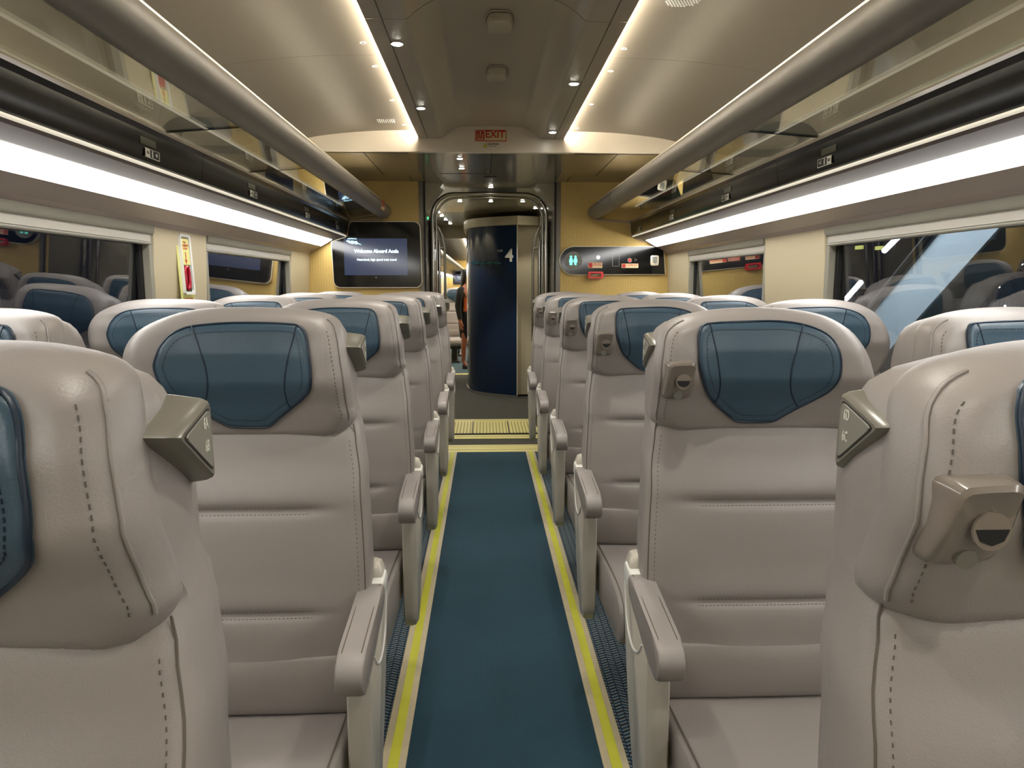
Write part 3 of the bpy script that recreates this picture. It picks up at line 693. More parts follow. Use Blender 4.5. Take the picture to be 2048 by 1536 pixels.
# red sticker on left tube
t = thing('warning_sticker', 'small red and cream sticker wrapped on the end of the left rack tube', 'sticker', (-.845, 5.85, 1.99))
bm = bmesh.new()
for k in range(5):
    pass
def wrap(bm, cx, cz, r, a0, a1, y0, y1, n=6):
    A = []
    for k in range(n+1):
        a = math.radians(a0+(a1-a0)*k/n); A.append((cx+r*math.cos(a), cz+r*math.sin(a)))
    vs = [(bm.verts.new((p[0], y0, p[1])), bm.verts.new((p[0], y1, p[1]))) for p in A]
    vo = [(bm.verts.new((p[0]*1.0+.0006, y0, p[1])), bm.verts.new((p[0]+.0006, y1, p[1]))) for p in A]
    for i in range(n):
        bm.faces.new((vs[i][0], vs[i+1][0], vs[i+1][1], vs[i][1])); bm.faces.new((vo[i][0], vo[i][1], vo[i+1][1], vo[i+1][0]))
wrap(bm, -.048, -.018, .0655, -32, 42, -.14, .02); link('backing', bm, 'sticker', t)
bm = bmesh.new(); wrap(bm, -.048, -.018, .0667, -12, 40, -.13, .0); link('red_field', bm, 'red', t)

# ------------------------------------------------------------------ TV
def tv(loc, lab, sc=1.0, rich=True):
    t = thing('information_screen', lab, 'screen', loc); t.scale = (sc, sc, sc)
    # local: x centred, y=0 wall, z centred; size .78 x .545
    out = [(-.385, .140), (-.36, .182), (-.30, .20), (-.295, .272), (.345, .272)]
    bod = [(-.372, .112), (-.357, .122), (-.25, .150), (-.229, .166), (-.223, .24), (-.207, .274), (-.19, .285)] + [(.33+.05*math.cos(a), .235+.05*math.sin(a)) for a in [math.pi/2-k*math.pi/10 for k in range(6)]] \
        + [(.335+.055*math.cos(a), -.215+.055*math.sin(a)) for a in [-k*math.pi/10 for k in range(6)]] + [(-.305+.055*math.cos(a), -.215+.055*math.sin(a)) for a in [-math.pi/2-k*math.pi/10 for k in range(6)]]
    bm = bmesh.new(); prism(bm, bod, 'y', -.045, 0, .004, 2); link('rim', bm, 'trimlite', t, 40)
    ins = [(x*.982, z*.975) for x, z in bod]
    bm = bmesh.new(); prism(bm, ins, 'y', -.048, -.040, .003, 1); link('bezel', bm, 'black', t, 40)
    bm = bmesh.new(); box(bm, -.263, .266, -.0495, -.0475, -.163, .142); link('display', bm, 'navy_screen', t)
    Y = -.0502
    text('Welcome Aboard Acela', .0405, 'screen_white', t, (.008, Y, .036), name='headline', bold=.0012, depth=.0003, sx=.93)
    text('Next-level, high speed train travel', .026, 'screen_white', t, (.01, Y, -.034), name='subtitle', bold=.0003, depth=.0003, sx=.93)
    if rich:
        text('AMTRAK', .013, 'screen_blue', t, (-.192, Y, .139), name='wordmark', bold=.0004, depth=.0003, sx=1.5)
        bm = bmesh.new()
        for (a, b, c, d) in ((0, .0, .03, .9), (.034, .0, .03, .9), (.068, 0, .022, .9)):
            p = []
            for k in range(7):
                u = k/6; p.append((-.243+a+.012*u+.05*u*u*.8, .131-(.006+a*.08)-.030*u))
            q = [(x+c*(1-.55*i/6), z+.001) for i, (x, z) in enumerate(p)]
            prism(bm, p+q[::-1], 'y', Y-.0003, Y)
        link('logo_mark', bm, 'screen_blue', t)
        bm = bmesh.new(); disc(bm, (0, -.0482, -.182), .006, (0, -1, 0), .001); link('sensor', bm, 'marker', t)
    return t
tv((-.965, YW-.001, 1.605), 'black wall mounted screen reading Welcome Aboard Acela beside the doorway')
tv((-.965, 29.58, 1.64), 'tiny far screen on the end wall of the next coach', 1.0, False)

# ------------------------------------------------------------------ right control panel
t = thing('control_panel', 'black rounded control panel with restroom symbol and red handle on right end wall', 'control panel', (1.045, YW-.001, 1.565))
half = .122
shape = [(-.335+half*math.cos(a), half*math.sin(a)) for a in [math.pi/2+k*math.pi/12 for k in range(13)]]+[(.462, -.118), (.44, .125)]
bm = bmesh.new(); prism(bm, [(x, z) for x, z in shape], 'y', -.03, 0, .003, 1); link('rim', bm, 'trimlite', t, 30)
bm = bmesh.new(); prism(bm, [(x*.985, z*.955) for x, z in shape], 'y', -.033, -.025, .002, 1); link('face', bm, 'black', t, 30)
bm = bmesh.new(); disc(bm, (-.338, -.033, .002), .076, (0, -1, 0), .002, 32); link('sign_disc', bm, 'sign_grey', t, 30)
bm = bmesh.new()
for sx in (-1, 1):
    cx = -.338+sx*.019
    disc(bm, (cx, -.035, .034), .0095, (0, -1, 0), .001, 12)
    if sx < 0: pts = [(-.010, .022), (.010, .022), (.017, -.008), (.012, -.012), (.010, -.036), (.002, -.036), (0, -.015), (-.002, -.036), (-.010, -.036), (-.012, -.012), (-.017, -.008)]
    else: pts = [(-.010, .022), (.010, .022), (.018, -.006), (.014, -.014), (.009, -.014), (.008, -.036), (.001, -.036), (0, -.018), (-.001, -.036), (-.008, -.036), (-.009, -.014), (-.014, -.014), (-.018, -.006)]
    prism(bm, [(cx+a, b) for a, b in pts], 'y', -.036, -.035)
link('restroom_symbol', bm, 'cyan_led', t)
bm = bmesh.new()
for a in (90, 210, 330): disc(bm, (-.338+.066*math.cos(math.radians(a)), -.035, .002+.066*math.sin(math.radians(a))), .0035, (0, -1, 0), .001, 8)
link('screws', bm, 'black_matte', t)
bm = bmesh.new(); disc(bm, (-.125, -.033, .028), .015, (0, -1, 0), .004, 20); link('lock', bm, 'chrome', t, 30)
bm = bmesh.new()
for k in range(6):
    for j in range(9):
        if k in (0, 5) or j in (0, 8): box(bm, -.003+k*.0115, .001+k*.0115, -.0345, -.033, -.048+j*.0135, -.043+j*.0135)
link('speaker_holes', bm, 'sign_white', t)
bm = bmesh.new(); disc(bm, (.146, -.033, .004), .020, (0, -1, 0), .003, 20); link('button_ring', bm, 'sign_grey', t, 30)
bm = bmesh.new(); disc(bm, (.146, -.036, .004), .014, (0, -1, 0), .004, 20); link('alarm_button', bm, 'red_gloss', t, 30)
bm = bmesh.new()
for q in ((.192, .016), (.205, .008), (.192, 0)): disc(bm, (q[0], -.033, q[1]), .003, (0, -1, 0), .001, 8)
link('braille_dots', bm, 'sign_white', t)
for (x0, x1, z0, z1, nm) in ((-.208, -.088, -.061, -.015, 'a'), (.078, .222, -.060, -.024, 'b')):
    bm = bmesh.new(); box(bm, x0, x1, -.0345, -.033, z0, z1); st = link('warning_sticker', bm, 'sticker', t)
    bm = bmesh.new(); box(bm, x0+.003, x0+.035, -.0352, -.0345, z0+.003, z1-.003)
    link('pictogram', bm, 'red', st)
    for i, (txt, zz) in enumerate((('EMERGENCY' if nm == 'a' else 'TO COMMUNICATE', z1-.010), ('DOOR OPEN' if nm == 'a' else 'WITH THE CREW', (z0+z1)/2-.001))):
        text(txt, .0125 if nm == 'a' else .0115, 'red', st, ((x0+x1)/2+.018, -.0350, zz), name='lettering', bold=.0003, depth=.0002)
# red handle
hd = [rrect(-.211, -.081, -.150, -.092, .012), rrect(-.193, -.099, -.136, -.108, .008)]
bm = bmesh.new()
for (A, B) in ((0, 1),):
    F = [[bm.verts.new((p[0], y, p[1])) for p in hd[0]] for y in (-.062, -.02)]; G = [[bm.verts.new((p[0], y, p[1])) for p in hd[1]] for y in (-.062, -.02)]
    n = len(hd[0])
    for k in range(n):
        j = (k+1) % n
        for q in ((F[0][k], F[0][j], G[0][j], G[0][k]), (F[1][k], G[1][k], G[1][j], F[1][j]), (F[0][k], F[1][k], F[1][j], F[0][j]), (G[0][k], G[0][j], G[1][j], G[1][k])): bm.faces.new(q)
link('pull_handle', bm, 'red_gloss', t, 40)
bm = bmesh.new(); prism(bm, rrect(.325, .395, -.040, .045, .012), 'y', -.046, -.033, .004, 2); link('clip_cover', bm, 'trimlite', t, 40)
bm = bmesh.new(); prism(bm, [(.338, .036), (.382, .036), (.378, -.01), (.36, -.02), (.342, -.01)], 'y', -.050, -.046, .002, 1); link('clip_face', bm, 'sign_grey', t)

# emergency cover on left pillar
t = thing('emergency_window_pull', 'narrow box with red handle and arrow label on the pillar between left windows', 'emergency handle', (-1.5265, 3.68, 1.478))
t.rotation_euler = (0, math.radians(-2.4), 0)
bm = bmesh.new(); box(bm, 0, .003, -.075, .085, -.30, .135); link('glow_strip', bm, 'glow_yellow', t)
bm = bmesh.new(); o_ = rrect(-.055, .068, -.165, .128, .015); i_ = rrect(-.042, .055, -.152, .115, .010); n = len(o_)
F = [[bm.verts.new((x, p[0], p[1])) for p in o_] for x in (.003, .018)]; G = [[bm.verts.new((x, p[0], p[1])) for p in i_] for x in (.003, .016)]
for k in range(n):
    j = (k+1) % n
    for q in ((F[1][k], F[1][j], G[1][j], G[1][k]), (F[0][k], F[1][k], F[1][j], F[0][j]), (G[0][k], G[0][j], G[1][j], G[1][k])): bm.faces.new(q)
link('cover_frame', bm, 'white_plastic', t, 40)
bm = bmesh.new(); box(bm, .003, .010, -.04, .053, -.02, .105); link('instruction_label', bm, 'glow_yellow', t)
for i, tx in enumerate(('PULL', 'TO REMOVE', 'COVER')): text(tx, .016, 'red', t, (.0108, .006, .088-i*.015), (math.pi/2, 0, math.pi/2), 'lettering', depth=.0002, bold=.0002)
bm = bmesh.new(); box(bm, .0102, .0112, .003, .009, .0, .042); prism(bm, [(-.010, .006), (.006, -.016), (.022, .006), (.013, .003), (-.001, .003)], 'x', .0102, .0112); link('arrow', bm, 'red', t)
bm = bmesh.new(); box(bm, .003, .006, -.04, .053, -.15, -.025); link('recess', bm, 'black_matte', t)
bm = bmesh.new(); pts = smooth_curve([(.012, -.012, -.135), (.012, -.026, -.11), (.012, -.024, -.06), (.012, -.012, -.035), (.012, .010, -.035), (.012, .020, -.06), (.012, .020, -.11), (.012, .006, -.135)], True, 4); tube(bm, pts, .009, 8, closed=True); link('handle', bm, 'crimson', t, 60)
text('Emergency Egress', .016, 'red', t, (.0036, .005, -.185), (math.pi/2, 0, math.pi/2), 'lettering', depth=.0002, bold=.0003)

# ------------------------------------------------------------------ seats
XC = .59
def yfront(z):
    return interp([(.42, .225), (.50, .215), (.60, .222), (.75, .238), (.90, .262), (1.00, .292), (1.05, .304), (1.10, .290), (1.16, .268), (1.22, .266), (1.26, .274), (1.29, .286), (1.315, .304)], z)
def yhead(x, z):
    u = (x-.01)
    return yfront(max(z, 1.03))-.007+min(.05, max(0, 1.046-z)*1.5) - .022*min(1, max(0, (abs(u)-.09)/.10))**1.4*max(0, 1-abs(z-1.16)/.16)
def gro(x, z):
    m = max(0, min(1, (.195-abs(x-.005))/.02))
    g = 0
    for z0 in (.881, .662):
        g += .0085*math.exp(-((z-z0)/.010)**2) - .004*math.exp(-((z-z0-.035)/.03)**2) - .003*math.exp(-((z-z0+.04)/.035)**2)
    return g*m
def xa(z): return interp([(.42, .290), (.55, .291), (.75, .288), (.95, .277), (1.03, .266), (1.06, .262)], z)
def xw(z): return interp([(.42, -.270), (.75, -.262), (.95, -.240), (1.06, -.224)], z)
def fsurf(x, z):
    e = max(xa(z)-x, .0001) if x > 0 else max(x-xw(z), .0001)
    r = .034; c = 0
    if e < r: c = r-math.sqrt(max(0, r*r-(r-e)**2))
    return yfront(z)+gro(x, z)+c+.010*abs(x/.27)**3
def add_stitches(bm, pts, step=.0085, ln=.0048, wd=.0011, lift=.0007):
    P = [Vector(p) for p in pts]; acc = 0
    for a, b in zip(P, P[1:]):
        d = (b-a); L = d.length
        if L < 1e-6: continue
        t = d/L; q = -acc
        while q < L:
            if q >= 0:
                c = a+t*q; nrm = Vector((0, -1, 0)); sd = t.cross(nrm).normalized()
                e = c+t*ln; o = nrm*lift
                vs = [bm.verts.new(v) for v in (c-sd*wd/2+o, c+sd*wd/2+o, e+sd*wd/2+o, e-sd*wd/2+o)]
                vb = [bm.verts.new(v.co-o*1.6) for v in vs]
                bm.faces.new(vs)
                for i in range(4): bm.faces.new((vs[i], vb[i], vb[(i+1) % 4], vs[(i+1) % 4]))
            q += step
        acc = (q-L)
        acc = step-acc if False else -(q-L)
        acc = -acc if acc > 0 else acc
def mirror(bm, s):
    if s < 0: return bm       # left seats: local x positive towards the aisle = world +x
    for v in bm.verts: v.co.x *= -1
    bmesh.ops.reverse_faces(bm, faces=bm.faces); return bm
SIDE = 1
YHEAD = {1: 1.61, -1: 1.566}
def px2l(pts, Y=None):
    """outline traced from the picture, given a real distance"""
    out = []; Y = Y or YHEAD[SIDE]
    for px, py in pts:
        d = fw*FPX+rt*(px-1024)+up*(768-py); t = Y/d.y
        out.append((XC-SIDE*(CAMX+d.x*t), CAMH+d.z*t))
    return out
def crop(pts): return [(200+x/2.9545, 580+y/2.9545) for x, y in pts]
TAIL = [(.225, 1.020), (.19, .985), (.12, .965), (-.10, .965), (-.165, .985), (-.200, 1.020)]
HEADS = {1: [(1303, 840), (1306, 800), (1311, 740), (1316, 695), (1322, 664), (1338, 645), (1370, 631), (1420, 621), (1475, 616), (1540, 615), (1600, 620), (1655, 632), (1700, 657), (1728, 690), (1744, 725), (1750, 760), (1744, 795), (1730, 822), (1718, 842)],
         -1: [(708, 840), (704, 812), (697.5, 763), (692, 722), (687, 688), (682, 661), (675, 643), (655, 629), (606, 619), (555, 616), (491, 615), (430, 615.5), (369, 622), (322, 636), (285, 653), (261, 673), (247, 697), (242, 730), (246, 765), (257, 797), (276, 826), (288, 842)]}
PADS = {1: [(1396, 690), (1398, 662), (1406, 649), (1425, 645), (1480, 642), (1540, 640), (1590, 644), (1632, 655), (1662, 672), (1680, 700), (1685, 733), (1677, 765), (1655, 787), (1625, 803), (1596, 818), (1570, 832), (1548, 844), (1528, 846), (1495, 846), (1472, 844), (1455, 832), (1428, 808), (1410, 780), (1400, 740)],
        -1: crop([(310, 450), (325, 390), (350, 330), (400, 270), (470, 230), (540, 210), (700, 192), (850, 187), (1000, 190), (1120, 197), (1175, 207), (1210, 240), (1228, 300), (1240, 400), (1250, 500), (1243, 590), (1205, 645), (1130, 708), (1060, 765), (1010, 808), (970, 818), (870, 819), (780, 816), (735, 802), (640, 750), (560, 708), (450, 655), (375, 595), (330, 520)])}
SEAMS = {1: [[(1420, 648), (1428, 680), (1437, 725), (1441, 765), (1438, 790), (1430, 806)], [(1606, 649), (1597, 685), (1585, 730), (1581, 765), (1586, 795), (1597, 814)]],
         -1: [crop([(540, 210), (570, 290), (615, 430), (634, 540), (632, 610), (615, 670), (597, 708)]), crop([(1160, 205), (1140, 290), (1110, 400), (1093, 500), (1090, 590), (1105, 660), (1125, 700)])]}
def inflate(outline, mid, tf, tb, R, name, m, parent, surf, k=3, side_off=0, crown=0):
    """closed pillow: outline loops pushed forward by a rounded edge, then following surf(x,z)"""
    o = [(p.x, p.y) for p in smooth_curve([(x, z, 0) for x, z in outline], True, k)]
    cx = sum(p[0] for p in o)/len(o); cz = sum(p[1] for p in o)/len(o)
    loops = []
    def sc(p, inset):
        d = math.hypot(p[0]-cx, p[1]-cz); q = 1-inset/d; return (cx+(p[0]-cx)*q, cz+(p[1]-cz)*q)
    N = 7
    for i in range(N):                        # back edge
        a = math.pi/2*(1-i/N); ins = R*.8*(1-math.cos(a))
        loops.append([(lambda q: (q[0], surf(*q)+mid+tb*math.sin(a), q[1]))(sc(p, ins)) for p in o])
    for i in range(N+1):                      # front edge
        a = math.pi/2*i/N; ins = R*(1-math.cos(a))
        loops.append([(lambda q: (q[0], surf(*q)+mid*(1-math.sin(a)), q[1]))(sc(p, ins)) for p in o])
    last = [sc(p, R) for p in o]
    bm = bmesh.new(); rs = [[bm.verts.new(p) for p in l] for l in loops]
    M_ = 24
    for j in range(1, M_):
        f = 1-j/M_; ring = []
        for p in last:
            x, z = cx+(p[0]-cx)*f, cz+(p[1]-cz)*f
            ring.append(bm.verts.new((x, surf(x, z)-crown*(1-f*f), z)))
        rs.append(ring)
    n = len(o)
    for a, b in zip(rs, rs[1:]):
        for q in range(n): bm.faces.new((a[q], a[(q+1) % n], b[(q+1) % n], b[q]))
    c = bm.verts.new((cx, surf(cx, cz)-crown, cz))
    for q in range(n): bm.faces.new((rs[-1][q], rs[-1][(q+1) % n], c))
    bm.faces.new(rs[0][::-1])
    edge = [tuple(v.co) for v in rs[N+int(N*.55)]]
    return bm, edge, [tuple(v.co) for v in rs[2*N]], [tuple(v.co) for v in rs[N+5]]
def trace(pts, off):
    out = []
    for q in pts:
        x, z = px2l([q])[0]
        for _ in range(4): x, z = px2l([q], TIPS[SIDE]+.985+yhead(x, z)+off)[0]
        out.append((x, z))
    return out
TIPS = {-1: .272, 1: .301}
def make_seat(s, kind, device, label):
    global SIDE
    SIDE = s
    HEAD = trace(HEADS[s], .034)
    HEAD = HEAD+[(x, z) for x, z in reversed(TAIL)]
    PAD = trace(PADS[s], -.005); PC = (sum(q[0] for q in PAD)/len(PAD), sum(q[1] for q in PAD)/len(PAD))
    t = thing('train_seat', label, 'seat', (0, 0, 0))
    mm = lambda bm: mirror(bm, s)
    # --- backrest
    zs = []
    z = .50
    while z < 1.045:
        zs.append(z); near = min(abs(z-.881), abs(z-.662)); z += .006 if near < .03 else .018
    bm = bmesh.new(); loops = []
    def sl(z, back, shrink=0, fo=0):
        pts = []; a, b = xw(z)+shrink, xa(z)-shrink; nx = 28
        us = [0, .004, .010, .018, .027, .036, .055]; fr = us+[.055+(b-a-.11)*k/12 for k in range(1, 12)]+[(b-a)-u for u in reversed(us)]
        for u in fr: x = a+u; pts.append((x, fsurf(x, z)+fo, z))
        y1 = yfront(z)+back
        for x, y in ((b-.002, (pts[-1][1]+y1)/2), (b-.008, y1-.02), (b-.022, y1), ((a+b)/2, y1+.004), (a+.022, y1), (a+.008, y1-.02), (a, (pts[0][1]+y1)/2)): pts.append((x, y, z))
        return pts
    for dz, sh, fo in ((-.006, .03, .035), (-.010+.003, .012, .016)): loops.append([(x, y, zz-.004+dz*.5) for x, y, zz in sl(.50, .145, sh, fo)])
    loops.append([(x, y, zz) for x, y, zz in sl(.502, .15, .004, .005)])
    for z in zs[1:]: loops.append(sl(z, interp([(.5, .15), (.9, .15), (1.08, .14)], z)))
    ol = [(p.x, p.y) for p in smooth_curve([(x, z, 0) for x, z in HEAD], True, 3)]
    def span(z):
        xs = []
        for (xA, zA), (xB, zB) in zip(ol, ol[1:]+ol[:1]):
            if (zA-z)*(zB-z) <= 0 and zA != zB: xs.append(xA+(xB-xA)*(z-zA)/(zB-zA))
        return min(xs), max(xs)
    ztop = max(q[1] for q in ol)
    base_ = [tuple(q) for q in sl(1.045, .14)]
    for z in [1.06, 1.075, 1.10, 1.13, 1.16, 1.19, 1.22, 1.245, 1.262, 1.276, 1.288, 1.297]:
        a, b = span(min(z, ztop-.012)); k = interp([(1.0, 1), (1.24, 1), (1.276, .97), (1.30, .85)], z)
        m_ = (a+b)/2; a, b = m_+(a-m_)*k+.004, m_+(b-m_)*k-.003
        pts = []; y0 = yfront(min(z, 1.2))+.045; y1 = yfront(min(z, 1.1))+interp([(1.0, .14), (1.2, .132), (1.26, .12), (1.30, .085)], z)
        nf = 7+11+7
        for i in range(nf): u = i/(nf-1); pts.append((a+(b-a)*u, y0, z))
        for x, y in ((b, (y0+y1)/2), (b-.003, y1-.018), (b-.018, y1), ((a+b)/2, y1+.004), (a+.018, y1), (a+.003, y1-.018), (a, (y0+y1)/2)): pts.append((x, y, z))
        if z < 1.10:
            f_ = (z-1.045)/.055; ptB = pts; pts = [(p0[0]*(1-f_)+p1[0]*f_, p0[1]*(1-f_)+p1[1]*f_, z) for p0, p1 in zip(base_, ptB)]
        loops.append(pts)
    loft(bm, loops); link('backrest', mm(bm), 'leather', t, 50)
    bk = t.children[-1]
    # stitches on backrest
    for z0 in (.8875, .8735, .6685, .6545):
        bm = bmesh.new(); add_stitches(bm, [(x, fsurf(x, z0), z0) for x in [-.175+.35*k/20 for k in range(21)]]); link('stitching', mm(bm), 'stitch', bk)
    for f_, sg in ((xa, -1), (xw, 1)):
        bm = bmesh.new(); add_stitches(bm, [(f_(z)+sg*.022, fsurf(f_(z)+sg*.022, z), z) for z in [.53+.50*k/30 for k in range(31)]], .010, .004); link('stitching', mm(bm), 'stitch', bk)
        bm = bmesh.new(); tube(bm, [(f_(z)+sg*.010, fsurf(f_(z)+sg*.010, z), z) for z in [.51+.55*k/24 for k in range(25)]], .0016, 5)
        link('side_seam', mm(bm), 'leather_dk', bk, 60)
    # --- lumbar roll + cushion
    def lumb(x):
        pr = [(.232, .575), (.219, .562), (.213, .535), (.215, .49), (.222, .455), (.235, .432), (.30, .425), (.335, .44), (.335, .56), (.30, .585)]
        return [(y, z) for y, z in pr]
    bm = bmesh.new(); loops = []
    for x, k in ((-.262, .90), (-.256, .97), (-.24, 1), (-.12, 1), (0, 1), (.12, 1), (.262, 1), (.276, .97), (.282, .90)):
        pr = smooth_curve([(a, b, 0) for a, b in lumb(x)], True, 2)
        loops.append([(x, .275+(p.x-.275)*k, .50+(p.y-.50)*k) for p in pr])
    loft(bm, loops); link('lumbar_cushion', mm(bm), 'leather', t, 50)
    bm = bmesh.new(); loops = []
    prof = [(.31, .432), (.245, .436), (.19, .440), (.08, .446), (-.05, .452), (-.15, .452), (-.215, .444), (-.262, .420), (-.282, .375), (-.280, .335), (-.255, .305), (-.20, .292), (-.05, .285), (.12, .285), (.30, .290)]
    for x, k in ((-.262, .86), (-.256, .95), (-.243, .99), (-.225, 1), (-.11, 1.0), (0, 1.0), (.11, 1), (.222, 1), (.236, .99), (.246, .95), (.250, .86)):
        dip = -.006*(1-(x/.25)**2)
        pr = smooth_curve([(a, b, 0) for a, b in prof], True, 3)
        loops.append([(x, .02+(p.x-.02)*(1-(1-k)*.25), .37+(p.y-.37)*k+(dip if p.y > .40 else 0)) for p in pr])
    loft(bm, loops); cu = link('seat_cushion', mm(bm), 'leather', t, 50)
    pr = smooth_curve([(a, b, 0) for a, b in prof[1:10]], False, 3)
    for x in (.237, -.244):
        bm = bmesh.new(); tube(bm, [(x, p.x-.0005 if p.y < .44 else p.x, p.y+.0008) for p in pr], .0020, 5)
        link('piping', mm(bm), 'leather_dk', cu, 60)
    # --- headrest
    bm, edge, front, ring5 = inflate(HEAD, .055, .075, .045, .040, 'headrest', 'leather', t, yhead)
    hd = link('headrest', mm(bm), 'leather', t, 60)
    bm = bmesh.new()
    kk = next(i for i, p in enumerate(edge) if p[0] < .205)
    tube(bm, [(p[0]+.001, p[1]-.001, p[2]) for p in edge[:kk]], .0022, 6)
    link('side_seam', mm(bm), 'leather', hd, 60)
    bm = bmesh.new(); add_stitches(bm, [(p[0], p[1]-.0008, p[2]) for p in ring5[:kk-3]], .009, .0045)
    link('stitching', mm(bm), 'stitch', hd)
    # --- blue pad
    bm, edge, front, ring5 = inflate(PAD, .012, .012, .006, .012, 'headrest_pad', 'blue', t, lambda x, z: yhead(x, z)-.009, crown=.0)
    pd = link('headrest_pad', mm(bm), 'blue', t, 60)
    bm = bmesh.new(); tube(bm, [(p[0], p[1]-.0, p[2]) for p in edge], .0030, 6, closed=True); link('piping', mm(bm), 'blue_dk', pd, 60)
    sc_ = PC
    ins = [(sc_[0]+(p[0]-sc_[0])*.945, sc_[1]+(p[2]-sc_[1])*.93) for p in front]
    bm = bmesh.new(); add_stitches(bm, [(x, yhead(x, z)-.0095, z) for x, z in ins+ins[:1]], .0075, .0045, .0011); link('stitching', mm(bm), 'blue_dk', pd)
    for ln in SEAMS[s]:
        bm = bmesh.new()
        pp = [(p.x, p.y) for p in smooth_curve([(a, b, 0) for a, b in trace(ln, -.009)], False, 4)]
        tube(bm, [(x, yhead(x, z)-.0092, z) for x, z in pp], .0017, 5)
        link('panel_seam', mm(bm), 'blue_dk', pd, 60)
    # --- back shell
    bm = bmesh.new(); loops = []
    for z, k, o in ((.30, .8, 0), (.34, .96, 0), (.6, 1, 0), (.9, .98, 0), (1.1, .92, -.005), (1.24, .86, -.02), (1.275, .70, -.02)):
        yb = yfront(min(z, 1.2))+interp([(.3, .10), (.5, .145), (.9, .143), (1.1, .130), (1.28, .12)], z)
        a, b = xw(min(z, 1.0))*k*.9, xa(min(z, 1.0))*k*.88
        loops.append([(a, yb, z), (b, yb, z), (b, yb+.012, z), (b-.03, yb+.03, z), (a+.03, yb+.03, z), (a, yb+.012, z)])
    loft(bm, loops); link('back_shell', mm(bm), 'shell', t, 30)
    # --- base
    bm = bmesh.new(); box(bm, -.20, .20, -.16, .30, .24, .287, .008, 1); box(bm, -.05, .05, -.10, .24, .03, .25, .01, 1); box(bm, -.09, .09, -.20, .30, .0, .03, .006, 1)
    link('pedestal', mm(bm), 'dark_plastic', t, 30)
    # --- armrest
    pad = [(-.004, .620), (-.010, .645), (.004, .668), (.035, .680), (.15, .693), (.285, .707), (.285, .660), (.20, .640), (.10, .612), (.03, .604), (.006, .607)]
    ax0, ax1 = .262, .315
    bm = bmesh.new(); prism(bm, [(p.x, p.y) for p in smooth_curve([(a, b, 0) for a, b in pad], True, 3)], 'x', ax0, ax1, .006, 2)
    ar = link('armrest', mm(bm), 'leather', t, 50)
    top = [(.005, .665), (.035, .6803), (.15, .6933), (.28, .7068)]
    for xx in (ax0+.008, ax1-.008):
        bm = bmesh.new(); tube(bm, [(xx, y, z+.0003) for y, z in top], .0011, 5)
        link('seam', mm(bm), 'leather_dk', ar, 60)
    bm = bmesh.new(); prism(bm, [(.283, .708), (.345, .716), (.362, .705), (.362, .668), (.283, .662)], 'x', ax0+.002, ax1-.002, .005, 2); link('arm_pivot', mm(bm), 'white_plastic', ar, 50)
    if kind == 'aisle':
        o = [(.155, .655), (.115, .63), (.100, .60), (.100, .27), (.112, .225), (.135, .20), (.165, .205), (.22, .25), (.285, .36), (.335, .48), (.365, .58), (.378, .66), (.380, .715), (.368, .735), (.345, .742), (.318, .735), (.305, .70), (.30, .66)]
        bm = bmesh.new(); sm = [(p.x, p.y) for p in smooth_curve([(a, b, 0) for a, b in o], True, 3)]
        loops = []
        for x, k, q in ((.262, .97, 0), (.266, 1, 0), (.288, 1, 0), (.300, .985, .0), (.308, .93, .02)): loops.append([(x, .24+(a-.24)*k, .46+(b-.46)*k) for a, b in sm])
        loft(bm, loops); sp = link('side_panel', mm(bm), 'plastic', t, 40)
        bm = bmesh.new(); tube(bm, smooth_curve([(.3065, .368, .70), (.308, .355, .64), (.309, .32, .575), (.309, .26, .548), (.309, .20, .565), (.308, .165, .60)], False, 4), .0028, 6); link('rim', mm(bm), 'white_plastic', sp, 60)
        # seat number marker
        def tri(x, k, c=(.362, 1.217)):
            v = [(.319, 1.226), (.386, 1.245), (.389, 1.176)]
            k *= 1.14; v = [(c[0]+(a-c[0])*k, c[1]+(b-c[1])*k) for a, b in v]; out = []
            for i in range(3):
                p, q, r_ = Vector(v[i-1]), Vector(v[i]), Vector(v[(i+1) % 3])
                e1 = (p-q).normalized()*.007; e2 = (r_-q).normalized()*.007
                for tt in (0, .5, 1): w_ = (1-tt)**2*(q+e1)+2*tt*(1-tt)*q+tt*tt*(q+e2); out.append((x, w_.x, w_.y))
            return out
        bm = bmesh.new(); loft(bm, [tri(.215, 1.25), tri(.236, 1.22), tri(.262, 1.12), tri(.2695, 1.04), tri(.272, .96)]); mk = link('seat_marker', mm(bm), 'marker', t, 35)
        bm = bmesh.new(); loft(bm, [tri(.2715, .84), tri(.2725, .84)]); link('groove', mm(bm), 'dark_plastic', mk)
        bm = bmesh.new(); loft(bm, [tri(.2715, .78), tri(.2737, .76)]); link('marker_face', mm(bm), 'marker_face', mk)
    if device:
        # hook / light unit on the aisle side of the headrest front
        q = px2l([(1330, 790), (1345, 722), (1392, 722), (1390, 770), (1378, 797), (1332, 797)])
        c0 = trace([(1360, 760)], -.01)[0]
        yb = lambda x, z: yhead(x, z)
        def ring(kx, dy, ext=0):
            out = []
            for x, z in [(p.x, p.y) for p in smooth_curve([(a, b, 0) for a, b in dv], True, 3)]:
                xx, zz = c0[0]+(x-c0[0])*kx, c0[1]+(z-c0[1])*kx
                prot = dy*(1+ext*max(0, (zz-c0[1])/.03))
                out.append((xx, yb(xx, zz)+.004-prot, zz))
            return out
        dv = trace([(1337, 727), (1352, 723), (1372, 722), (1385, 722), (1391, 727), (1391, 745), (1390, 765), (1385, 782), (1379, 794), (1360, 798), (1338, 797), (1329, 794), (1331, 775), (1335, 745)], -.01)
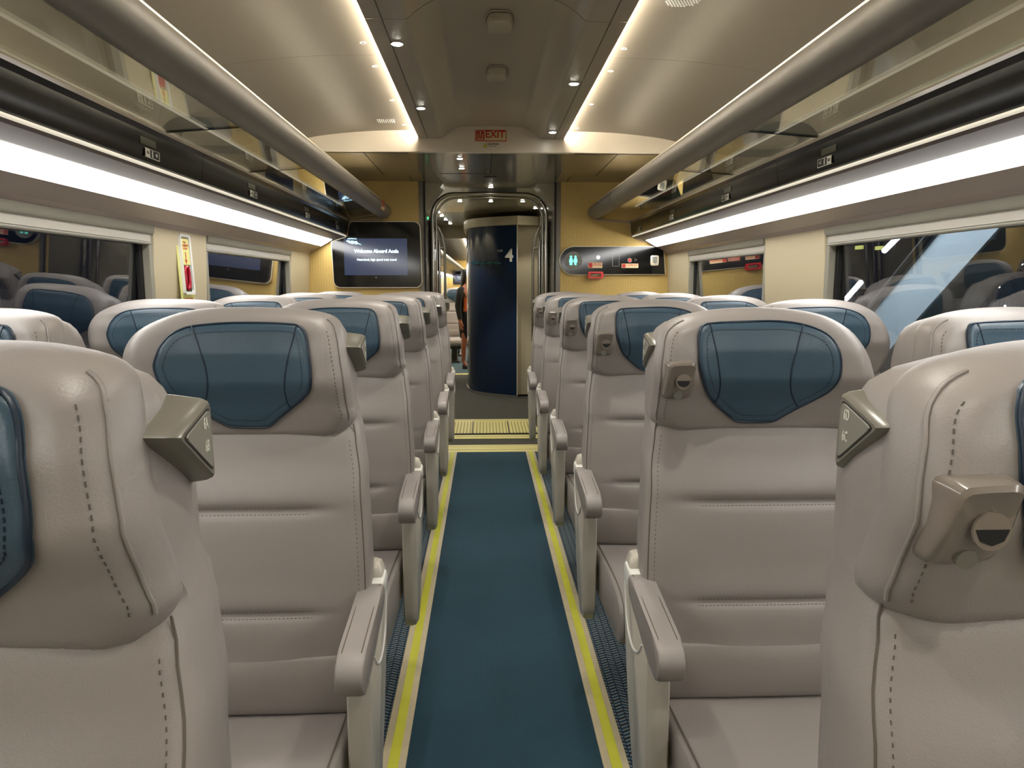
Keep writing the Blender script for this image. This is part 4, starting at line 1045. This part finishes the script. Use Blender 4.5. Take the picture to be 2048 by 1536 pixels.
        bm = bmesh.new(); loft(bm, [ring(1.02, -.02), ring(1.02, .006), ring(.99, .010, .5), ring(.93, .013, .9), ring(.80, .015, .9), ring(.4, .016, .5)]); dvo = link('reading_light', mm(bm), 'hook', t, 40)
        e = trace([(1366, 763)], -.012)[0]; ez = yb(*e)
        bm = bmesh.new(); disc(bm, (e[0], ez-.015, e[1]), .0165, (0, -1, 0), .003, 24); link('dial_ring', mm(bm), 'hook', dvo, 40)
        bm = bmesh.new(); prism(bm, [(e[0]-.0145, e[1]+.002), (e[0]+.0145, e[1]+.002), (e[0]+.010, e[1]-.008), (e[0], e[1]-.012), (e[0]-.010, e[1]-.008)], 'y', ez-.0188, ez-.0175); link('slot', mm(bm), 'black_matte', dvo)
        e = trace([(1355, 789)], -.01)[0]; ez = yb(*e)
        bm = bmesh.new(); disc(bm, (e[0], ez-.010, e[1]), .0095, (0, -1, -.2), .005, 16); link('jack_button', mm(bm), 'sign_grey', dvo, 40)
    return t
ORD = ['nearest', 'second', 'third', 'fourth', 'fifth', 'sixth']
P = .985; TIP = {-1: .272, 1: .301}
protos = {}
used = set()
for s, nm in ((-1, 'left'), (1, 'right')):
    for kind in ('aisle', 'window'):
        protos[(s, kind)] = make_seat(s, kind, s > 0 and kind == 'aisle', '')
XWN = 1.18
def place(s, kind, y, label, group, rownum=None):
    pr = protos[(s, kind)]
    if (s, kind) in used: o = dup(pr)
    else: o = pr; used.add((s, kind))
    o.location = (s*(XC if kind == 'aisle' else XWN), y, 0)
    tag(o, label, 'seat', group)
    return o
def number(o, s, n):
    mk = [c for c in o.children if c.name.startswith('seat_marker')][0]
    x = .2741*(1 if s < 0 else -1); rz = math.pi/2 if s < 0 else -math.pi/2
    a, b = ('A', 'B') if s < 0 else ('D', 'C')
    yy = .370
    text('%d%s' % (n, a), .015, 'sign_white', mk, (x, yy, 1.229), (math.pi/2, 0, rz), 'seat_number', bold=.0004, depth=.0002, sx=.62)
    text('%d%s' % (n, b), .015, 'sign_white', mk, (x, yy+.001, 1.207), (math.pi/2, 0, rz), 'seat_number', bold=.0004, depth=.0002, sx=.62)
queue = []
for s, nm in ((-1, 'left'), (1, 'right')):
    for k in range(6):
        extra = {0: 'marked %s' % ('6A 6B' if s < 0 else '6D 6C'), 1: 'shown whole', 5: 'before the ochre wall'}.get(k, '')
        lab = 'taupe leather aisle seat on the %s, %s row%s' % (nm, ORD[k] if k else 'nearest', ', '+extra if extra else ' from the camera')
        queue.append((s, 'aisle', TIP[s]+P*k+((.05 if s < 0 else .042) if k == 0 else 0), lab, 'aisle seats', 6-k))
    for k in range(1, 6):
        lab = 'taupe leather window seat by the %s wall, %s row%s' % (nm, ORD[k], ' before the ochre end wall' if k == 5 else ' from the camera')
        queue.append((s, 'window', TIP[s]+P*k, lab, 'window seats', None))
# next coach seats seen through the doorway
queue += [(-1, 'aisle', 13.0, 'distant taupe aisle seat in the next coach seen left of the blue module', 'next coach seats', 12),
          (-1, 'window', 13.0, 'distant taupe window seat in the next coach beyond the doorway', 'next coach seats', None),
          (-1, 'aisle', 14.2, 'second distant aisle seat further back in the next coach', 'next coach seats', 11)]
done = []
for q in queue: done.append((place(*q[:5]), q))
for o, q in done:
    if q[5]: number(o, q[0], q[5])

# ------------------------------------------------------------------ person behind the module
def ell(cx, cy, z, rx, ry, n=16, rot=0):
    return [(cx+rx*math.cos(2*math.pi*k/n)*math.cos(rot)-ry*math.sin(2*math.pi*k/n)*math.sin(rot), cy+rx*math.cos(2*math.pi*k/n)*math.sin(rot)+ry*math.sin(2*math.pi*k/n)*math.cos(rot), z) for k in range(n)]
per = thing('person', 'person in black jacket, orange top and black skirt standing half hidden behind the blue module', 'person', (-.335, 11.95, 0))
per.rotation_euler = (0, 0, math.radians(52))      # turned towards the camera's right
def skin_obj(name, verts, edges, radii, m, parent, root=0):
    me = bpy.data.meshes.new(name); me.from_pydata(verts, edges, []); me.materials.append(M[m])
    o = bpy.data.objects.new(name, me); COL.objects.link(o); o.parent = parent
    md = o.modifiers.new('Skin', 'SKIN'); md.use_smooth_shade = True
    if not me.skin_vertices: me.attributes
    for i, r in enumerate(radii): me.skin_vertices[0].data[i].radius = (r, r) if not isinstance(r, tuple) else r
    me.skin_vertices[0].data[root].use_root = True
    sb = o.modifiers.new('Sub', 'SUBSURF'); sb.levels = 1; sb.render_levels = 2
    return o
def person_body():
    v = []; e = []; r = []
    def add(p, rad, par=None):
        v.append(p); r.append(rad)
        if par is not None: e.append((par, len(v)-1))
        return len(v)-1
    pel = add((0, 0, .90), (.13, .10)); ch = add((0, 0, 1.12), (.11, .085), pel); sh = add((0, 0, 1.28), (.13, .08), ch); nk = add((0, -.005, 1.37), .048, sh)
    h1 = add((0, -.01, 1.44), (.062, .075), nk); h2 = add((0, -.01, 1.53), (.070, .085), h1); h3 = add((0, 0, 1.585), (.05, .06), h2)
    for sx in (-1, 1):
        hp = add((sx*.085, 0, .84), .085, pel); kn = add((sx*.085, -.01, .47), .052, hp); cf = add((sx*.085, .01, .34), .048, kn); an = add((sx*.085, .02, .11), .030, cf); ft = add((sx*.085, -.05, .05), .030, an); to = add((sx*.085, -.13, .030), .024, ft)
        so = add((sx*.155, 0, 1.27), .055, sh); el = add((sx*.215, .01, 1.02), .040, so); wr = add((sx*.225, -.04, .80), .026, el); hd = add((sx*.228, -.052, .74), (.022, .034), wr)
        for k, (dx, dy, L) in enumerate(((0, -.026, .062), (0, -.009, .072), (0, .008, .068), (0, .024, .052))):
            a = add((sx*.228+dx, -.055+dy, .705), .0095, hd); b = add((sx*.222+dx, -.062+dy, .705-L*.6), .0085, a); add((sx*.212, -.060+dy, .705-L), .007, b)
        a = add((sx*.222, -.082, .735), .011, hd); add((sx*.214, -.098, .700), .009, a)
    o = skin_obj('body', v, e, r, 'skin', per)
    return o
person_body()
def facebits():
    bm = bmesh.new(); loft(bm, [ell(0, -.088, 1.50, .006, .006, 8), ell(0, -.100, 1.485, .010, .010, 8), ell(0, -.104, 1.475, .014, .013, 8), ell(0, -.09, 1.468, .012, .008, 8)]); link('nose', bm, 'skin', per, 60)
    bm = bmesh.new(); tube(bm, [(-.022, -.088, 1.448), (-.01, -.094, 1.452), (0, -.095, 1.450), (.01, -.094, 1.452), (.022, -.088, 1.448)], .004, 6); link('mouth', bm, 'crimson', per, 60)
    for sx in (-1, 1):
        bm = bmesh.new(); disc(bm, (sx*.028, -.084, 1.505), .009, (0, -1, 0), .004, 10); link('eye', bm, 'sign_white', per); 
        bm = bmesh.new(); disc(bm, (sx*.028, -.088, 1.505), .005, (0, -1, 0), .002, 8); link('iris', bm, 'ink', per)
facebits()
bm = bmesh.new(); loft(bm, [ell(0, .055, 1.22, .075, .022), ell(0, .05, 1.32, .090, .035), ell(0, .035, 1.42, .094, .065), ell(0, .022, 1.50, .090, .082), ell(0, .012, 1.57, .082, .085), ell(0, .01, 1.61, .055, .06), ell(0, .01, 1.625, .015, .018)]); link('hair', bm, 'hair', per, 70)
bm = bmesh.new(); loft(bm, [ell(0, 0, .84, .150, .118), ell(0, 0, .95, .140, .110), ell(0, 0, 1.06, .120, .094), ell(0, 0, 1.18, .132, .098), ell(0, 0, 1.27, .150, .088), ell(0, 0, 1.325, .10, .062), ell(0, 0, 1.345, .055, .05)])
link('blouse', bm, 'orange', per, 70)
bm = bmesh.new()
loops = []
for z, rx, ry in ((.80, .170, .135), (.95, .158, .124), (1.06, .134, .104), (1.18, .146, .108), (1.27, .165, .098), (1.33, .11, .07)):
    L_ = []
    for k in range(20):                       # open at the front
        a = math.radians(-18+216*k/19); L_.append((rx*math.cos(a), ry*math.sin(a), z))
    loops.append(L_)
rs = [[bm.verts.new(p) for p in l] for l in loops]; ri = [[bm.verts.new((p[0]*.96, p[1]*.96, p[2])) for p in l] for l in loops]
for R_ in (rs, ri):
    for a, b in zip(R_, R_[1:]):
        for k in range(19): bm.faces.new((a[k], a[k+1], b[k+1], b[k]))
link('jacket', bm, 'jacket', per, 70)
for sx in (-1, 1):
    bm = bmesh.new(); tube(bm, [(sx*.12, 0, 1.305), (sx*.165, 0, 1.27), (sx*.20, .005, 1.15), (sx*.218, .01, 1.02), (sx*.222, -.015, .90), (sx*.226, -.038, .81)], [.045, .062, .056, .052, .043, .038], 12); link('sleeve', bm, 'jacket', per, 70)
bm = bmesh.new(); loft(bm, [ell(0, 0, .50, .128, .110), ell(0, 0, .62, .150, .122), ell(0, 0, .78, .165, .130), ell(0, 0, .90, .150, .120), ell(0, 0, .96, .135, .108)]); link('skirt', bm, 'jacket', per, 70)
for sx in (-1, 1):
    bm = bmesh.new(); loft(bm, [ell(sx*.085, -.06, .0, .036, .10, 12), ell(sx*.085, -.06, .022, .036, .10, 12), ell(sx*.085, -.045, .045, .033, .08, 12), ell(sx*.085, -.01, .065, .030, .04, 12)]); link('shoe', bm, 'jacket', per, 60)

# ------------------------------------------------------------------ outside on the right (night station)
def un(px, py, X):
    d = fw*FPX+rt*(px-1024)+up*(768-py); t_ = (X-CAMX)/d.x; return Vector((X, d.y*t_, CAMH+d.z*t_))
XO = 2.9
bp = [un(*p, XO) for p in ((1905, 430), (2025, 430), (1790, 690), (1690, 690))]
t = thing('station_beam', 'pale slanting concrete beam outside the nearer right window', 'beam', tuple((bp[2]+bp[3])/2))
c = Vector(t.location)
d = (bp[0]-bp[3]); d2 = (bp[1]-bp[2])
q = [bp[0]+d*.9-c, bp[1]+d2*.9-c, bp[2]-d2*1.8-c, bp[3]-d*1.8-c]
bm = bmesh.new(); prism(bm, [(v.y, v.z) for v in q], 'x', 0, .35, .01, 1); link('beam', bm, 'beam', t)
off = Vector((0, .055, 0))
bm = bmesh.new(); tube(bm, [q[3]+off*1.2, q[0]+off*1.2], .03, 8); link('cable', bm, 'beam_edge', t)
gz = min(v.z for v in q)+c.z
bm = bmesh.new(); box(bm, 1.75, 8, -4, 26, -1.25, -1.15); structure(link('ground_platform', bm, 'dark_plastic'))
L = bpy.data.lights.new('beam_fill_light', 'AREA'); L.energy = 170; L.size = .8; L.color = (1, .98, .96)  # unseen area light, added to brighten the beam
lo = bpy.data.objects.new('beam_fill_light', L); COL.objects.link(lo); lo.location = (2.05, 5.2, 3.6); lo.rotation_euler = Vector((2.9-2.05, 5.0-5.2-.2, 1.5-3.6)).to_track_quat('-Z', 'Y').to_euler()
def post(t, c, x1, z=0):
    bm = bmesh.new(); tube(bm, [(x1, 0, -1.15-c.z), (x1, 0, z)], .003, 5); link('post', bm, 'black_matte', t)
def streakthing(a, b, X, r, m, lab, cat='lamp', grp=None):  # glowing tubes stand in for light streaks reflected in the window
    A, B = un(*a, X), un(*b, X); c = (A+B)/2; t = thing('reflection_streak', lab, cat, tuple(c), grp)
    bm = bmesh.new(); tube(bm, [A-c, B-c], r, 8); link('streak_tube', bm, m, t); post(t, c, r+.02)
streakthing((1768, 502), (1796, 474), 4.5, .03, 'streak', 'upper white streak reflected in the right window, built as a glowing tube', grp='reflected light streaks')
streakthing((1692, 598), (1722, 564), 4.5, .03, 'streak', 'lower white streak reflected in the right window, built as a glowing tube', grp='reflected light streaks')
def litsign(px, py, w, h, X, m, lab, grp=None):
    A, B = un(px-w, py-h, X), un(px+w, py+h, X); c = (A+B)/2; t = thing('lit_sign', lab, 'sign', tuple(c), grp)
    a_, b_ = A-c, B-c; bm = bmesh.new(); box(bm, 0, .04, min(a_.y, b_.y), max(a_.y, b_.y), min(a_.z, b_.z), max(a_.z, b_.z)); link('sign_face', bm, m, t); post(t, c, .06)
litsign(1716, 495, 6, 3, 6.0, 'yellow_sign', 'left one of two small yellow lit signs outside the right window', 'outside yellow signs')
litsign(1756, 496, 6, 3, 6.0, 'yellow_sign', 'right one of two small yellow lit signs outside the right window', 'outside yellow signs')
litsign(1466, 517, 10, 4, 5.0, 'red_sign', 'small red lit sign seen outside the farther right window')
dots = [(2010, 545), (2023, 538), (2035, 532), (2044, 528), (1983, 585), (1990, 579), (1998, 574), (1946, 622), (1953, 611), (2005, 618), (2010, 612)]  # reflected dots of light, each made as a small glowing ball
for i, (x, y) in enumerate(dots):
    c = un(x, y, 5.5); t = thing('reflection_point', 'tiny white dot at the nearer right window, a reflection built as a glowing ball', 'light', tuple(c), 'reflected light dots')
    bm = bmesh.new(); bmesh.ops.create_icosphere(bm, subdivisions=1, radius=.012); link('glow_dot', bm, 'dot_reflection', t); post(t, c, .02)
